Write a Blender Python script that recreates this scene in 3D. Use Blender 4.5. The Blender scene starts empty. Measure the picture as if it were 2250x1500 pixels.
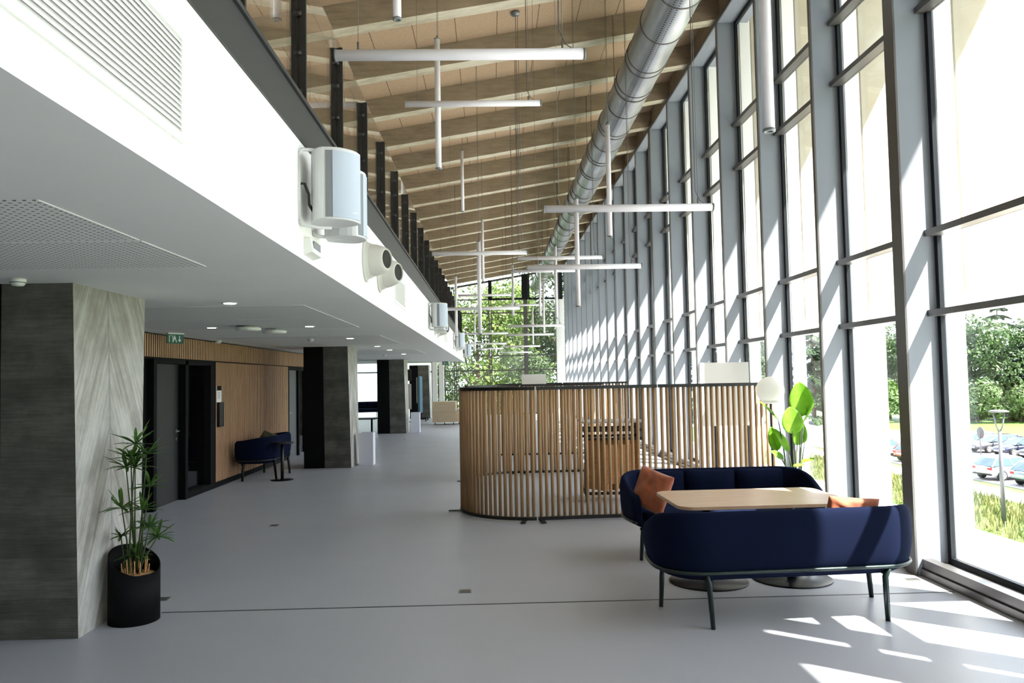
import bpy, bmesh, math, random
from mathutils import Vector, Matrix, noise
R = math.radians
random.seed(7)
scene = bpy.context.scene
COL = scene.collection

# ---------------------------------------------------------------- camera
F = 1700.0; H = 1.74
RX = Vector((0.9994988, 0.0169915, 0.0267090))
RY = Vector((-0.0258422, -0.0493351, 0.9984479))
RZ = Vector((-0.0182828, 0.9986377, 0.0488713))
CAMP = Vector((0, 0, H))
right = Vector((RX.x, RY.x, RZ.x)); up = Vector((RX.y, RY.y, RZ.y)); fwd = Vector((RX.z, RY.z, RZ.z))
def at(u, v, x=None, y=None, z=None):
    """where the sight line through a pixel meets a plane of the building"""
    d = right * ((u - 1125) / F) + up * ((750 - v) / F) + fwd
    if x is not None: t = (x - CAMP.x) / d.x
    elif y is not None: t = (y - CAMP.y) / d.y
    else: t = (z - CAMP.z) / d.z
    return CAMP + d * t
cam = bpy.data.cameras.new('camera'); camo = bpy.data.objects.new('camera', cam); COL.objects.link(camo)
camo.matrix_world = Matrix(((right.x, up.x, -fwd.x, 0), (right.y, up.y, -fwd.y, 0), (right.z, up.z, -fwd.z, H), (0, 0, 0, 1)))
cam.sensor_fit = 'HORIZONTAL'; cam.sensor_width = 36; cam.lens = 36 * F / 2250; cam.clip_end = 800; cam.clip_start = .05
scene.camera = camo
scene.view_settings.view_transform = 'Standard'; scene.view_settings.look = 'None'
scene.view_settings.gamma = 1; scene.view_settings.exposure = 0.85
scene.view_settings.use_curve_mapping = False

# ---------------------------------------------------------------- materials
def lin(c):
    return tuple(((x / 255) / 12.92 if x / 255 <= .04045 else ((x / 255 + .055) / 1.055) ** 2.4) for x in c) + (1,)
class NT:
    def __init__(s, name):
        s.m = bpy.data.materials.new(name); s.m.use_nodes = True; s.t = s.m.node_tree
        s.b = s.t.nodes['Principled BSDF']; s.o = s.t.nodes['Material Output']
    def n(s, typ, **kw):
        nd = s.t.nodes.new(typ)
        for k, v in kw.items():
            if hasattr(nd, k): setattr(nd, k, v)
        return nd
    def set(s, nd, **kw):
        for k, v in kw.items(): nd.inputs[k].default_value = v
    def l(s, a, b): s.t.links.new(a, b)
    def math(s, op, a, b=None, c=None):
        nd = s.n('ShaderNodeMath'); nd.operation = op
        for i, q in enumerate((a, b, c)):
            if q is None: continue
            if isinstance(q, (int, float)): nd.inputs[i].default_value = q
            else: s.l(q, nd.inputs[i])
        return nd.outputs[0]
    def mix(s, fac, a, b):
        nd = s.n('ShaderNodeMix'); nd.data_type = 'RGBA'
        for i, q in ((0, fac), (6, a), (7, b)):
            if isinstance(q, (int, float)): nd.inputs[i].default_value = q
            elif isinstance(q, tuple): nd.inputs[i].default_value = q
            else: s.l(q, nd.inputs[i])
        return nd.outputs[2]
    def noise(s, vec, scale, detail=4, rough=.6):
        nd = s.n('ShaderNodeTexNoise'); s.l(vec, nd.inputs['Vector'])
        nd.inputs['Scale'].default_value = scale; nd.inputs['Detail'].default_value = detail; nd.inputs['Roughness'].default_value = rough
        return nd.outputs['Fac']
    def coord(s): return s.n('ShaderNodeTexCoord').outputs['Object']
    def mapping(s, v, scale=(1, 1, 1), rot=(0, 0, 0)):
        nd = s.n('ShaderNodeMapping'); s.l(v, nd.inputs[0]); nd.inputs['Scale'].default_value = scale; nd.inputs['Rotation'].default_value = rot
        return nd.outputs[0]
    def ramp(s, fac, stops):
        nd = s.n('ShaderNodeValToRGB'); s.l(fac, nd.inputs[0]); e = nd.color_ramp.elements
        while len(e) < len(stops): e.new(.5)
        for i, (p, c) in enumerate(stops): e[i].position = p; e[i].color = c
        return nd.outputs[0]
    def bump(s, h, strength=.3, dist=.01):
        nd = s.n('ShaderNodeBump'); s.l(h, nd.inputs['Height']); nd.inputs['Strength'].default_value = strength; nd.inputs['Distance'].default_value = dist
        s.l(nd.outputs[0], s.b.inputs['Normal'])
def flat(name, rgb, rough=.5, metal=0, nz=0.0, nscale=8, spec=.5, bump=0, emit=None):
    k = NT(name); c = lin(rgb)
    k.b.inputs['Roughness'].default_value = rough; k.b.inputs['Metallic'].default_value = metal
    k.b.inputs['Specular IOR Level'].default_value = spec
    if nz or bump:
        f = k.noise(k.coord(), nscale)
        lo = tuple(x * (1 - nz) for x in c[:3]) + (1,); hi = tuple(min(1, x * (1 + nz)) for x in c[:3]) + (1,)
        k.l(k.ramp(f, [(.3, lo), (.7, hi)]), k.b.inputs['Base Color'])
        if bump: k.bump(f, bump, .005)
    else: k.b.inputs['Base Color'].default_value = c
    if emit:
        k.b.inputs['Emission Color'].default_value = lin(rgb); k.b.inputs['Emission Strength'].default_value = emit
    return k.m
M = {}
M['white_paint'] = flat('white paint', (238, 238, 236), .75, nz=.015, nscale=3, spec=.2)
M['ceiling_paint'] = flat('ceiling paint', (226, 227, 228), .9, nz=.015, nscale=2, spec=.1)
M['fin_white'] = flat('light grey coated aluminium', (132, 138, 147), .55, nz=.02, nscale=2, spec=.25)
M['metal_grey'] = flat('warm grey aluminium', (98, 96, 95), .38, .45, nz=.06, nscale=6)
M['frame_dark'] = flat('anthracite window frame', (22, 26, 32), .5, spec=.25)
M['trim_dark'] = flat('dark grey edge trim', (40, 42, 44), .5, nz=.04, nscale=4)
M['black_metal'] = flat('black powder coat', (20, 20, 21), .42)
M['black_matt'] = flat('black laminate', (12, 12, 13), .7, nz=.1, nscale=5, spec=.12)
M['door_black'] = flat('door black', (21, 22, 22), .6, nz=.06, nscale=3)
M['door_grey'] = flat('door grey', (74, 77, 80), .5)
M['lamp_white'] = flat('lamp tube white', (226, 224, 230), .4)
M['lamp_cap'] = flat('lamp end cap', (120, 126, 128), .4, .3)
M['wire'] = flat('steel wire', (105, 100, 95), .5, .4)
M['speaker_white'] = flat('speaker white', (205, 206, 208), .45)
M['speaker_grille'] = flat('speaker grille', (176, 186, 202), .5)
M['speaker_strip'] = flat('speaker grey strip', (122, 126, 132), .5)
M['plastic_white'] = flat('white plastic', (232, 232, 228), .45)
M['dark_hole'] = flat('dark opening', (70, 68, 62), .8)
M['green_frame'] = flat('dark green powder coat', (24, 40, 39), .32, .25)
M['leather_tan'] = None
M['green_cushion'] = flat('sage cushion fabric', (92, 98, 74), .95, nz=.12, nscale=60)
M['nozzle_white'] = flat('nozzle white', (196, 194, 188), .45)
M['base_dark'] = flat('black table base', (14, 15, 20), .3, spec=.25)
M['grille_back'] = flat('grey grille backing', (190, 190, 190), .7)  # light grey backing plate between the louvre slats
M['bin_white'] = flat('bin white', (222, 223, 234), .45)
M['white_sheet'] = flat('white board', (240, 240, 238), .6)
M['opal'] = None
M['teal'] = flat('teal felt', (72, 104, 118), .9, nz=.1, nscale=40)
M['board_grey'] = flat('grey writing board', (176, 172, 170), .5)
M['chrome'] = flat('brushed steel', (180, 180, 178), .3, .9)
M['exit_green'] = flat('exit sign green', (28, 92, 76), .5)
M['sign_white'] = flat('sign white', (225, 230, 226), .5)
M['soil'] = flat('wood chips', (176, 134, 88), .95, nz=.45, nscale=60, bump=1)
M['downlight'] = flat('lit downlight', (255, 250, 240), .5, emit=9)
M['asphalt'] = flat('asphalt', (150, 146, 148), .9, nz=.1, nscale=1)
M['paving'] = flat('pale paving', (214, 212, 206), .85, nz=.06, nscale=1)
M['path'] = flat('pale path', (205, 200, 190), .9, nz=.05, nscale=1)
M['bark'] = flat('bark', (92, 76, 60), .95, nz=.3, nscale=12)
M['tyre'] = flat('tyre', (24, 24, 26), .8)
M['car_glass'] = flat('car glass', (62, 82, 92), .1, spec=.8)
M['tail_red'] = flat('tail light red', (190, 30, 40), .3)
M['plate'] = flat('number plate', (220, 222, 220), .5)
M['galv_post'] = flat('street lamp grey', (92, 92, 95), .45, .4)
M['stem_green'] = flat('plant stem', (58, 74, 34), .6)
M['stem_dark'] = flat('dark plant stem', (34, 46, 26), .6)

def m_glass():
    k = NT('clear glass'); k.t.nodes.remove(k.b)
    lw = k.n('ShaderNodeLayerWeight'); lw.inputs[0].default_value = .5
    p = k.math('POWER', lw.outputs['Facing'], 5.0)
    f = k.math('MULTIPLY_ADD', p, .92, .035)
    tr = k.n('ShaderNodeBsdfTransparent'); tr.inputs[0].default_value = (.985, .987, .985, 1)
    gl = k.n('ShaderNodeBsdfGlossy'); gl.inputs['Roughness'].default_value = .0; gl.inputs[0].default_value = (1, 1, 1, 1)
    mx = k.n('ShaderNodeMixShader'); k.l(f, mx.inputs[0]); k.l(tr.outputs[0], mx.inputs[1]); k.l(gl.outputs[0], mx.inputs[2])
    k.l(mx.outputs[0], k.o.inputs[0]); return k.m
M['glass'] = m_glass()
def m_glass_film():
    k = NT('frosted glass'); k.t.nodes.remove(k.b)
    a = k.n('ShaderNodeBsdfTranslucent'); a.inputs[0].default_value = (.9, .93, .96, 1)
    b = k.n('ShaderNodeBsdfTransparent'); b.inputs[0].default_value = (.95, .97, 1, 1)
    mx = k.n('ShaderNodeMixShader'); mx.inputs[0].default_value = .45
    k.l(a.outputs[0], mx.inputs[1]); k.l(b.outputs[0], mx.inputs[2]); k.l(mx.outputs[0], k.o.inputs[0]); return k.m
M['film'] = m_glass_film()
def m_floor():
    k = NT('grey linoleum'); c = k.coord()
    f = k.noise(c, 260, 2, .7); g = k.noise(c, 1.2, 4)
    a = k.ramp(f, [(.3, lin((158, 160, 166))), (.7, lin((176, 178, 184)))])
    b = k.mix(k.math('MULTIPLY', g, .22), a, lin((150, 151, 156)))
    k.l(b, k.b.inputs['Base Color']); k.b.inputs['Specular IOR Level'].default_value = .4
    k.l(k.math('MULTIPLY_ADD', g, .15, .34), k.b.inputs['Roughness']); return k.m
M['floor'] = m_floor()
def m_boardcrete():
    # front faces: stacked horizontal boards
    k = NT('dark board marked concrete'); c = k.coord()
    sx = k.n('ShaderNodeSeparateXYZ'); k.l(c, sx.inputs[0])
    row = k.math('FLOOR', k.math('MULTIPLY', sx.outputs['Z'], 7.2))
    wn = k.n('ShaderNodeTexWhiteNoise'); wn.noise_dimensions = '1D'; k.l(row, wn.inputs['W'])
    st = k.noise(k.mapping(c, (1.5, 1.5, 22)), 2.5, 6, .7); bl = k.noise(c, 3.2, 4)
    v = k.math('ADD', k.math('MULTIPLY', wn.outputs['Value'], .13), k.math('ADD', k.math('MULTIPLY', st, .5), k.math('MULTIPLY', bl, .62)))
    k.l(k.ramp(v, [(.3, lin((44, 43, 40))), (.62, lin((80, 79, 74))), (.92, lin((116, 114, 108)))]), k.b.inputs['Base Color'])
    fr = k.math('FRACT', k.math('MULTIPLY', sx.outputs['Z'], 7.2))
    h = k.math('ADD', k.math('MULTIPLY', k.math('LESS_THAN', fr, .05), -.6), st)
    k.bump(h, .5, .01); k.b.inputs['Roughness'].default_value = .85; return k.m
M['boardcrete'] = m_boardcrete()
def m_chevron():
    k = NT('pale chevron board marked concrete'); c = k.coord()
    sx = k.n('ShaderNodeSeparateXYZ'); k.l(c, sx.inputs[0])
    ay = k.math('ABSOLUTE', sx.outputs['Y'])
    d = k.math('ADD', sx.outputs['Z'], k.math('MULTIPLY', ay, 2.1))       # constant along a board
    e = k.math('SUBTRACT', k.math('MULTIPLY', sx.outputs['Z'], .4), ay)
    cb = k.n('ShaderNodeCombineXYZ'); k.l(k.math('MULTIPLY', d, 5.5), cb.inputs[0]); k.l(k.math('MULTIPLY', e, .8), cb.inputs[1])
    st = k.noise(cb.outputs[0], 1.6, 8, .72); bl = k.noise(c, 1.8, 5, .65)
    row = k.math('FLOOR', k.math('MULTIPLY', d, 3.4))
    wn = k.n('ShaderNodeTexWhiteNoise'); wn.noise_dimensions = '1D'; k.l(row, wn.inputs['W'])
    v = k.math('ADD', k.math('MULTIPLY', st, .52), k.math('ADD', k.math('MULTIPLY', bl, .42), k.math('MULTIPLY', wn.outputs['Value'], .10)))
    col = k.ramp(v, [(.32, lin((98, 91, 80))), (.48, lin((148, 144, 136))), (.66, lin((196, 194, 188)))])
    ln = k.math('LESS_THAN', ay, .012)
    k.l(k.mix(k.math('MULTIPLY', ln, .5), col, lin((120, 120, 124))), k.b.inputs['Base Color'])
    k.bump(st, .35, .01); k.b.inputs['Roughness'].default_value = .8; return k.m
M['chevron'] = m_chevron()
def m_beam(name, a, b, c2):
    k = NT(name); c = k.coord()
    st = k.noise(k.mapping(c, (1.2, 6, 9)), 1.6, 6, .65); bl = k.noise(c, 1.1, 5)
    v = k.math('ADD', k.math('MULTIPLY', st, .5), k.math('MULTIPLY', bl, .5))
    k.l(k.ramp(v, [(.33, lin(a)), (.5, lin(b)), (.68, lin(c2))]), k.b.inputs['Base Color']); k.b.inputs['Roughness'].default_value = .85
    k.b.inputs['Specular IOR Level'].default_value = .2
    k.bump(st, .3, .01); return k.m
M['beam_side'] = m_beam('brown beam concrete', (118, 106, 89), (148, 134, 113), (168, 154, 132))
M['beam_soffit'] = m_beam('bounce lit beam concrete', (134, 126, 108), (172, 166, 148), (192, 187, 170))  # undersides paler than the sides: floor bounce put into the colour
def m_woodwool():
    k = NT('wood fibre ceiling boards'); c = k.coord()
    n1 = k.noise(c, 90, 3, .8); sx = k.n('ShaderNodeSeparateXYZ'); k.l(c, sx.inputs[0])
    col = k.ramp(n1, [(.35, lin((140, 118, 96))), (.65, lin((178, 156, 132)))])
    fr = k.math('FRACT', k.math('MULTIPLY', sx.outputs['X'], 1 / .62))
    k.l(k.mix(k.math('MULTIPLY', k.math('LESS_THAN', fr, .02), .75), col, lin((60, 48, 36))), k.b.inputs['Base Color'])
    k.b.inputs['Roughness'].default_value = .95; k.b.inputs['Specular IOR Level'].default_value = .1; return k.m
M['woodwool'] = m_woodwool()
def m_wood(name, a, b, scale, rough=.5, knots=False):
    k = NT(name); c = k.coord()
    g = k.noise(k.mapping(c, scale), 3, 6, .65)
    col = k.ramp(g, [(.3, lin(a)), (.7, lin(b))])
    if knots:
        vo = k.n('ShaderNodeTexVoronoi'); k.l(k.mapping(c, (9, 9, 2.2)), vo.inputs['Vector']); vo.inputs['Scale'].default_value = 1
        col = k.mix(k.math('MULTIPLY', k.math('LESS_THAN', vo.outputs['Distance'], .09), .6), col, lin((120, 76, 46)))
    k.l(col, k.b.inputs['Base Color']); k.b.inputs['Roughness'].default_value = rough; k.b.inputs['Specular IOR Level'].default_value = .3
    k.bump(g, .1, .003); return k.m
M['slat_wood'] = m_wood('larch slats', (164, 122, 90), (200, 160, 124), (12, 12, .7), .6, True)
M['rod_wood'] = m_wood('ash rods', (148, 115, 80), (182, 148, 110), (14, 14, .8), .5)
M['table_wood'] = m_wood('oak veneer', (184, 152, 122), (208, 180, 150), (1.2, 16, 4), .38)
M['light_wood'] = m_wood('pale plywood', (186, 164, 134), (206, 186, 158), (1.5, 6, 10), .5)
M['rack_wood'] = m_wood('warm plywood', (170, 118, 70), (198, 146, 96), (2, 6, 8), .5)
def m_navy():
    k = NT('navy wool'); c = k.coord(); n1 = k.noise(c, 420, 2, .8)
    k.l(k.ramp(n1, [(.3, lin((5, 10, 24))), (.7, lin((12, 21, 47)))]), k.b.inputs['Base Color'])
    k.b.inputs['Roughness'].default_value = .95; k.b.inputs['Specular IOR Level'].default_value = .1
    k.b.inputs['Sheen Weight'].default_value = .12; k.b.inputs['Sheen Tint'].default_value = lin((60, 84, 160))
    k.bump(n1, .3, .002); return k.m
M['navy'] = m_navy()
def m_tan():
    k = NT('rust velvet'); c = k.coord(); n1 = k.noise(c, 9, 4)
    k.l(k.ramp(n1, [(.3, lin((142, 72, 42))), (.7, lin((172, 94, 58)))]), k.b.inputs['Base Color'])
    k.b.inputs['Roughness'].default_value = .75; k.b.inputs['Sheen Weight'].default_value = .3; return k.m
M['leather_tan'] = m_tan()
def m_opal():
    k = NT('opal glass'); k.b.inputs['Base Color'].default_value = lin((250, 249, 246)); k.b.inputs['Roughness'].default_value = .3
    t = k.n('ShaderNodeBsdfTranslucent'); t.inputs[0].default_value = lin((252, 251, 248))
    mx = k.n('ShaderNodeMixShader'); mx.inputs[0].default_value = .5
    k.l(k.b.outputs[0], mx.inputs[1]); k.l(t.outputs[0], mx.inputs[2]); k.l(mx.outputs[0], k.o.inputs[0]); return k.m
M['opal'] = m_opal()
def m_perf():
    k = NT('perforated plasterboard'); c = k.coord(); sx = k.n('ShaderNodeSeparateXYZ'); k.l(c, sx.inputs[0])
    X = k.math('MULTIPLY', sx.outputs['X'], 26); Yv = k.math('MULTIPLY', sx.outputs['Y'], 26)
    ux = k.math('SUBTRACT', k.math('FRACT', X), .5); uy = k.math('SUBTRACT', k.math('FRACT', Yv), .5)
    r = k.math('SQRT', k.math('ADD', k.math('MULTIPLY', ux, ux), k.math('MULTIPLY', uy, uy)))
    k.l(k.mix(k.math('LESS_THAN', r, .21), lin((226, 227, 228)), lin((120, 120, 120))), k.b.inputs['Base Color'])
    k.b.inputs['Roughness'].default_value = .9; k.b.inputs['Specular IOR Level'].default_value = .1; return k.m
M['perf'] = m_perf()
def m_duct():
    k = NT('galvanised duct steel'); c = k.coord(); sx = k.n('ShaderNodeSeparateXYZ'); k.l(c, sx.inputs[0])
    n1 = k.noise(k.mapping(c, (1, .4, 1)), 2, 3)
    ang = k.math('ARCTAN2', sx.outputs['Z'], sx.outputs['X'])
    fy = k.math('SUBTRACT', k.math('FRACT', k.math('MULTIPLY', sx.outputs['Y'], 18)), .5)
    a = None
    for a0 in (-1.95, -1.72):
        da = k.math('MULTIPLY', k.math('SUBTRACT', ang, a0), 5.2)
        r = k.math('SQRT', k.math('ADD', k.math('MULTIPLY', fy, fy), k.math('MULTIPLY', da, da)))
        q = k.math('LESS_THAN', r, .2)
        a = q if a is None else k.math('MAXIMUM', a, q)
    col = k.ramp(n1, [(.3, lin((140, 144, 147))), (.7, lin((172, 176, 180)))])
    k.l(k.mix(a, col, lin((20, 20, 20))), k.b.inputs['Base Color'])
    k.l(k.math('SUBTRACT', .85, a), k.b.inputs['Metallic']); k.b.inputs['Roughness'].default_value = .33; return k.m
M['duct'] = m_duct()
def m_extpanel():
    k = NT('sand coloured fin cladding'); c = k.coord(); n1 = k.noise(c, 1.5, 4)
    k.l(k.ramp(n1, [(.3, lin((166, 158, 140))), (.7, lin((182, 176, 160)))]), k.b.inputs['Base Color']); k.b.inputs['Roughness'].default_value = .8; return k.m
M['extpanel'] = m_extpanel()
def m_leaf(name, a, b, trans=.35, sc=.6):
    k = NT(name); c = k.coord(); n1 = k.noise(c, sc, 5, .7)
    col = k.ramp(n1, [(.35, lin(a)), (.65, lin(b))])
    k.l(col, k.b.inputs['Base Color']); k.b.inputs['Roughness'].default_value = .5; k.b.inputs['Specular IOR Level'].default_value = .3
    t = k.n('ShaderNodeBsdfTranslucent'); k.l(col, t.inputs[0])
    mx = k.n('ShaderNodeMixShader'); mx.inputs[0].default_value = trans
    k.l(k.b.outputs[0], mx.inputs[1]); k.l(t.outputs[0], mx.inputs[2]); k.l(mx.outputs[0], k.o.inputs[0]); return k.m
M['leaf_maple'] = m_leaf('maple foliage', (48, 74, 30), (104, 122, 54), .3)
M['leaf_maple_dark'] = m_leaf('darker foliage', (34, 48, 32), (66, 82, 48), .2)
M['leaf_conifer'] = m_leaf('conifer foliage', (30, 46, 34), (62, 84, 50), .15, .4)
M['leaf_broad'] = m_leaf('park tree foliage', (46, 66, 42), (86, 108, 62), .25, .4)
M['leaf_shrub'] = m_leaf('shrub foliage', (58, 80, 46), (104, 124, 78), .25, 1)
M['leaf_grass'] = m_leaf('lawn', (78, 112, 50), (102, 138, 62), .0, .4)
M['weeds'] = m_leaf('dry tall grass', (84, 100, 54), (146, 142, 92), .1, 1.4)
M['leaf_strel'] = m_leaf('large glossy leaf', (112, 164, 44), (156, 204, 70), .6, 3)
M['leaf_cyp'] = m_leaf('umbrella plant leaf', (56, 90, 38), (86, 124, 52), .2, 6)
def paint(name, rgb):
    k = NT(name); k.b.inputs['Base Color'].default_value = lin(rgb); k.b.inputs['Roughness'].default_value = .3
    k.b.inputs['Coat Weight'].default_value = .8; k.b.inputs['Metallic'].default_value = .2; return k.m

# ---------------------------------------------------------------- mesh helpers
class MB:
    def __init__(s): s.bm = bmesh.new()
    def box(s, x0, x1, y0, y1, z0, z1, mi=0):
        vs = [s.bm.verts.new(p) for p in ((x0, y0, z0), (x1, y0, z0), (x1, y1, z0), (x0, y1, z0), (x0, y0, z1), (x1, y0, z1), (x1, y1, z1), (x0, y1, z1))]
        for f in ((0, 3, 2, 1), (4, 5, 6, 7), (0, 1, 5, 4), (1, 2, 6, 5), (2, 3, 7, 6), (3, 0, 4, 7)):
            s.bm.faces.new([vs[i] for i in f]).material_index = mi
        return vs
    def hexa(s, pts, mis=(0,) * 6):
        vs = [s.bm.verts.new(p) for p in pts]
        for f, m in zip(((0, 3, 2, 1), (4, 5, 6, 7), (0, 1, 5, 4), (1, 2, 6, 5), (2, 3, 7, 6), (3, 0, 4, 7)), mis):
            s.bm.faces.new([vs[i] for i in f]).material_index = m
    def obox(s, c, size, rz=0, mi=0, rx=0, ry=0):
        vs = s.box(-size[0] / 2, size[0] / 2, -size[1] / 2, size[1] / 2, -size[2] / 2, size[2] / 2, mi)
        m = Matrix.Translation(Vector(c)) @ Matrix.Rotation(rz, 4, 'Z') @ Matrix.Rotation(ry, 4, 'Y') @ Matrix.Rotation(rx, 4, 'X')
        for v in vs: v.co = m @ v.co
    def tube(s, pts, r, n=10, mi=0, caps=True, radii=None, flat_=1.0):
        pts = [Vector(p) for p in pts]; rings = []
        prev = None
        for i, p in enumerate(pts):
            t = (pts[min(i + 1, len(pts) - 1)] - pts[max(i - 1, 0)]).normalized()
            a = prev if prev is not None else (Vector((0, 0, 1)) if abs(t.z) < .9 else Vector((1, 0, 0)))
            b = t.cross(a).normalized(); a = b.cross(t).normalized(); prev = a
            rr = radii[i] if radii else r
            rings.append([s.bm.verts.new(p + (a * math.cos(2 * math.pi * k / n) * flat_ + b * math.sin(2 * math.pi * k / n)) * rr) for k in range(n)])
        for i in range(len(rings) - 1):
            for k in range(n):
                f = s.bm.faces.new((rings[i][k], rings[i][(k + 1) % n], rings[i + 1][(k + 1) % n], rings[i + 1][k])); f.smooth = True; f.material_index = mi
        if caps:
            for rg in (rings[0], rings[-1]):
                try: s.bm.faces.new(rg).material_index = mi
                except ValueError: pass
    def lathe(s, prof, c=(0, 0, 0), n=28, mi=0, axis='Z'):
        rings = []
        for r, z in prof:
            ring = []
            for k in range(n):
                a = 2 * math.pi * k / n
                p = (r * math.cos(a), r * math.sin(a), z)
                if axis == 'X': p = (z, p[0], p[1])
                if axis == 'Y': p = (p[0], z, p[1])
                ring.append(s.bm.verts.new(Vector(p) + Vector(c)))
            rings.append(ring)
        for i in range(len(rings) - 1):
            for k in range(n):
                f = s.bm.faces.new((rings[i][k], rings[i][(k + 1) % n], rings[i + 1][(k + 1) % n], rings[i + 1][k])); f.smooth = True; f.material_index = mi
        for i, rg in ((0, rings[0]), (-1, rings[-1])):
            if prof[i][0] > 1e-4:
                f = s.bm.faces.new(rg); f.material_index = mi
    def prism(s, poly, z0, z1, mi=0, axis='Z'):
        def P(a, b, c):
            return {'Z': (a, b, c), 'Y': (a, c, b), 'X': (c, a, b)}[axis]
        lo = [s.bm.verts.new(P(a, b, z0)) for a, b in poly]; hi = [s.bm.verts.new(P(a, b, z1)) for a, b in poly]
        s.bm.faces.new(lo).material_index = mi; s.bm.faces.new(hi).material_index = mi
        for i in range(len(poly)):
            j = (i + 1) % len(poly); s.bm.faces.new((lo[i], lo[j], hi[j], hi[i])).material_index = mi
    def quad(s, pts, mi=0):
        f = s.bm.faces.new([s.bm.verts.new(p) for p in pts]); f.material_index = mi; return f
    def build(s, name, mats, parent=None, bevel=0, subsurf=0, smooth=False, loc=None):
        bmesh.ops.recalc_face_normals(s.bm, faces=s.bm.faces[:]) if not getattr(s, 'noflip', False) else None
        if smooth:
            for f in s.bm.faces: f.smooth = True
        me = bpy.data.meshes.new(name); s.bm.to_mesh(me); s.bm.free()
        for m in (mats if isinstance(mats, (list, tuple)) else [mats]): me.materials.append(M[m] if isinstance(m, str) else m)
        o = bpy.data.objects.new(name, me); COL.objects.link(o)
        if loc is not None:
            me.transform(Matrix.Translation(-Vector(loc))); o.location = loc
        if parent is not None: o.parent = parent
        if bevel:
            b = o.modifiers.new('bevel', 'BEVEL'); b.width = bevel; b.segments = 2; b.limit_method = 'ANGLE'
        if subsurf:
            b = o.modifiers.new('subsurf', 'SUBSURF'); b.levels = subsurf; b.render_levels = subsurf
        return o
def thing(name, label, cat, loc=(0, 0, 0), rz=0, group=None):
    o = bpy.data.objects.new(name, None); COL.objects.link(o); o.location = loc; o.rotation_euler = (0, 0, rz); o.empty_display_size = .1
    o['label'] = label; o['category'] = cat
    if group: o['group'] = group
    return o
def tag(o, label, cat, group=None):
    o['label'] = label; o['category'] = cat
    if group: o['group'] = group
    return o
def struct(o, label=None):
    o['kind'] = 'structure'
    if label: o['label'] = label
    return o
def sempty(name, loc=(0, 0, 0)):
    o = bpy.data.objects.new(name, None); COL.objects.link(o); o.location = loc; o.empty_display_size = .1; o['kind'] = 'structure'; return o
def dup(root, loc=None, rz=None, label=None, group=None):
    r = root.copy(); COL.objects.link(r)
    if loc is not None: r.location = loc
    if rz is not None: r.rotation_euler = (0, 0, rz)
    if label: r['label'] = label
    if group: r['group'] = group
    for ch in list(root.children):
        c = ch.copy(); COL.objects.link(c); c.parent = r
        for g in list(ch.children):
            d = g.copy(); COL.objects.link(d); d.parent = c
    return r
ORD = ['first', 'second', 'third', 'fourth', 'fifth', 'sixth', 'seventh', 'eighth', 'ninth', 'tenth', 'eleventh', 'twelfth', 'thirteenth', 'fourteenth', 'fifteenth']

# ---------------------------------------------------------------- room constants
ZC = 2.48; XF = -1.12; YEND = 30.6; YW = 38.6; Y0 = -7.0
FY = [6.62 + 1.72 * k for k in range(-7, 19)]
FIDX = list(range(-7, 19))
def soffit(x): return 6.8 + .165 * (x - .45)

# floor
b = MB(); b.box(-9.2, 3.66, Y0, YW + .1, -.3, 0); fl = struct(b.build('floor', 'floor'), 'grey linoleum floor of the long hall')
b = MB(); b.box(-2.57, 3.62, 6.10, 6.118, 0.0, .0015); struct(b.build('trim_1', M['trim_dark']), 'thin dark expansion joint across the floor')
# under balcony ceiling + slab
b = MB(); b.box(-9.2, XF, Y0, YEND, ZC, 3.18)
for f in b.bm.faces: pass
sl = b.build('ceiling', ['ceiling_paint', 'white_paint'])
for p in sl.data.polygons:
    if p.normal.x > .5 or p.normal.z > .5 or abs(p.normal.y) > .5: p.material_index = 1
struct(sl, 'white balcony slab with smooth plaster underside')
b = MB(); b.box(XF, XF + .012, Y0, YEND + .01, 3.181, 3.43); b.box(XF - .012, XF + .03, Y0, YEND + .01, 3.42, 3.445)
struct(b.build('trim_2', 'trim_dark'), 'dark grey steel edge along the balcony')
# perforated ceiling panels
n = 3
for (x0, x1, y0, y1) in ((-4.4, -1.77, 3.06, 3.93), (-4.4, -1.77, 3.96, 4.85), (-4.4, -1.77, 7.35, 8.85), (-4.4, -1.77, 8.88, 10.4), (-4.4, -1.77, 12.4, 15.2), (-4.4, -1.77, 18, 21)):
    b = MB(); b.box(x0, x1, y0, y1, ZC - .004, ZC); struct(b.build('trim_%d' % n, 'perf'), 'perforated acoustic panel set in the balcony underside'); n += 1
# roof
def roofprism(y0, y1, x0, x1, dz0, dz1, name, mats, soff=0, side=0):
    b = MB()
    z = lambda x: soffit(x)
    b.hexa([(x0, y0, z(x0) + dz0), (x1, y0, z(x1) + dz0), (x1, y1, z(x1) + dz0), (x0, y1, z(x0) + dz0), (x0, y0, z(x0) + dz1), (x1, y0, z(x1) + dz1), (x1, y1, z(x1) + dz1), (x0, y1, z(x0) + dz1)],
           (soff, side, side, side, side, side))
    return b.build(name, mats, loc=((x0 + x1) / 2, y0, z((x0 + x1) / 2)))
struct(roofprism(Y0, YW + .6, -9.2, 5.80, .34, .56, 'ceiling', 'woodwool'), 'wood fibre board roof deck')
b = MB(); b.box(5.76, 5.80, Y0, YW + .6, 7.58, 8.3); struct(b.build('trim_%d' % n, 'fin_white'), 'roof edge board outside'); n += 1
for k, y in zip(FIDX, FY):
    struct(roofprism(y + .0, y + .24, -9.2, 5.75, 0, .35, 'ceiling_beam', ['beam_side', 'beam_soffit'], soff=1, side=0), 'sloping concrete roof beam')
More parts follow.
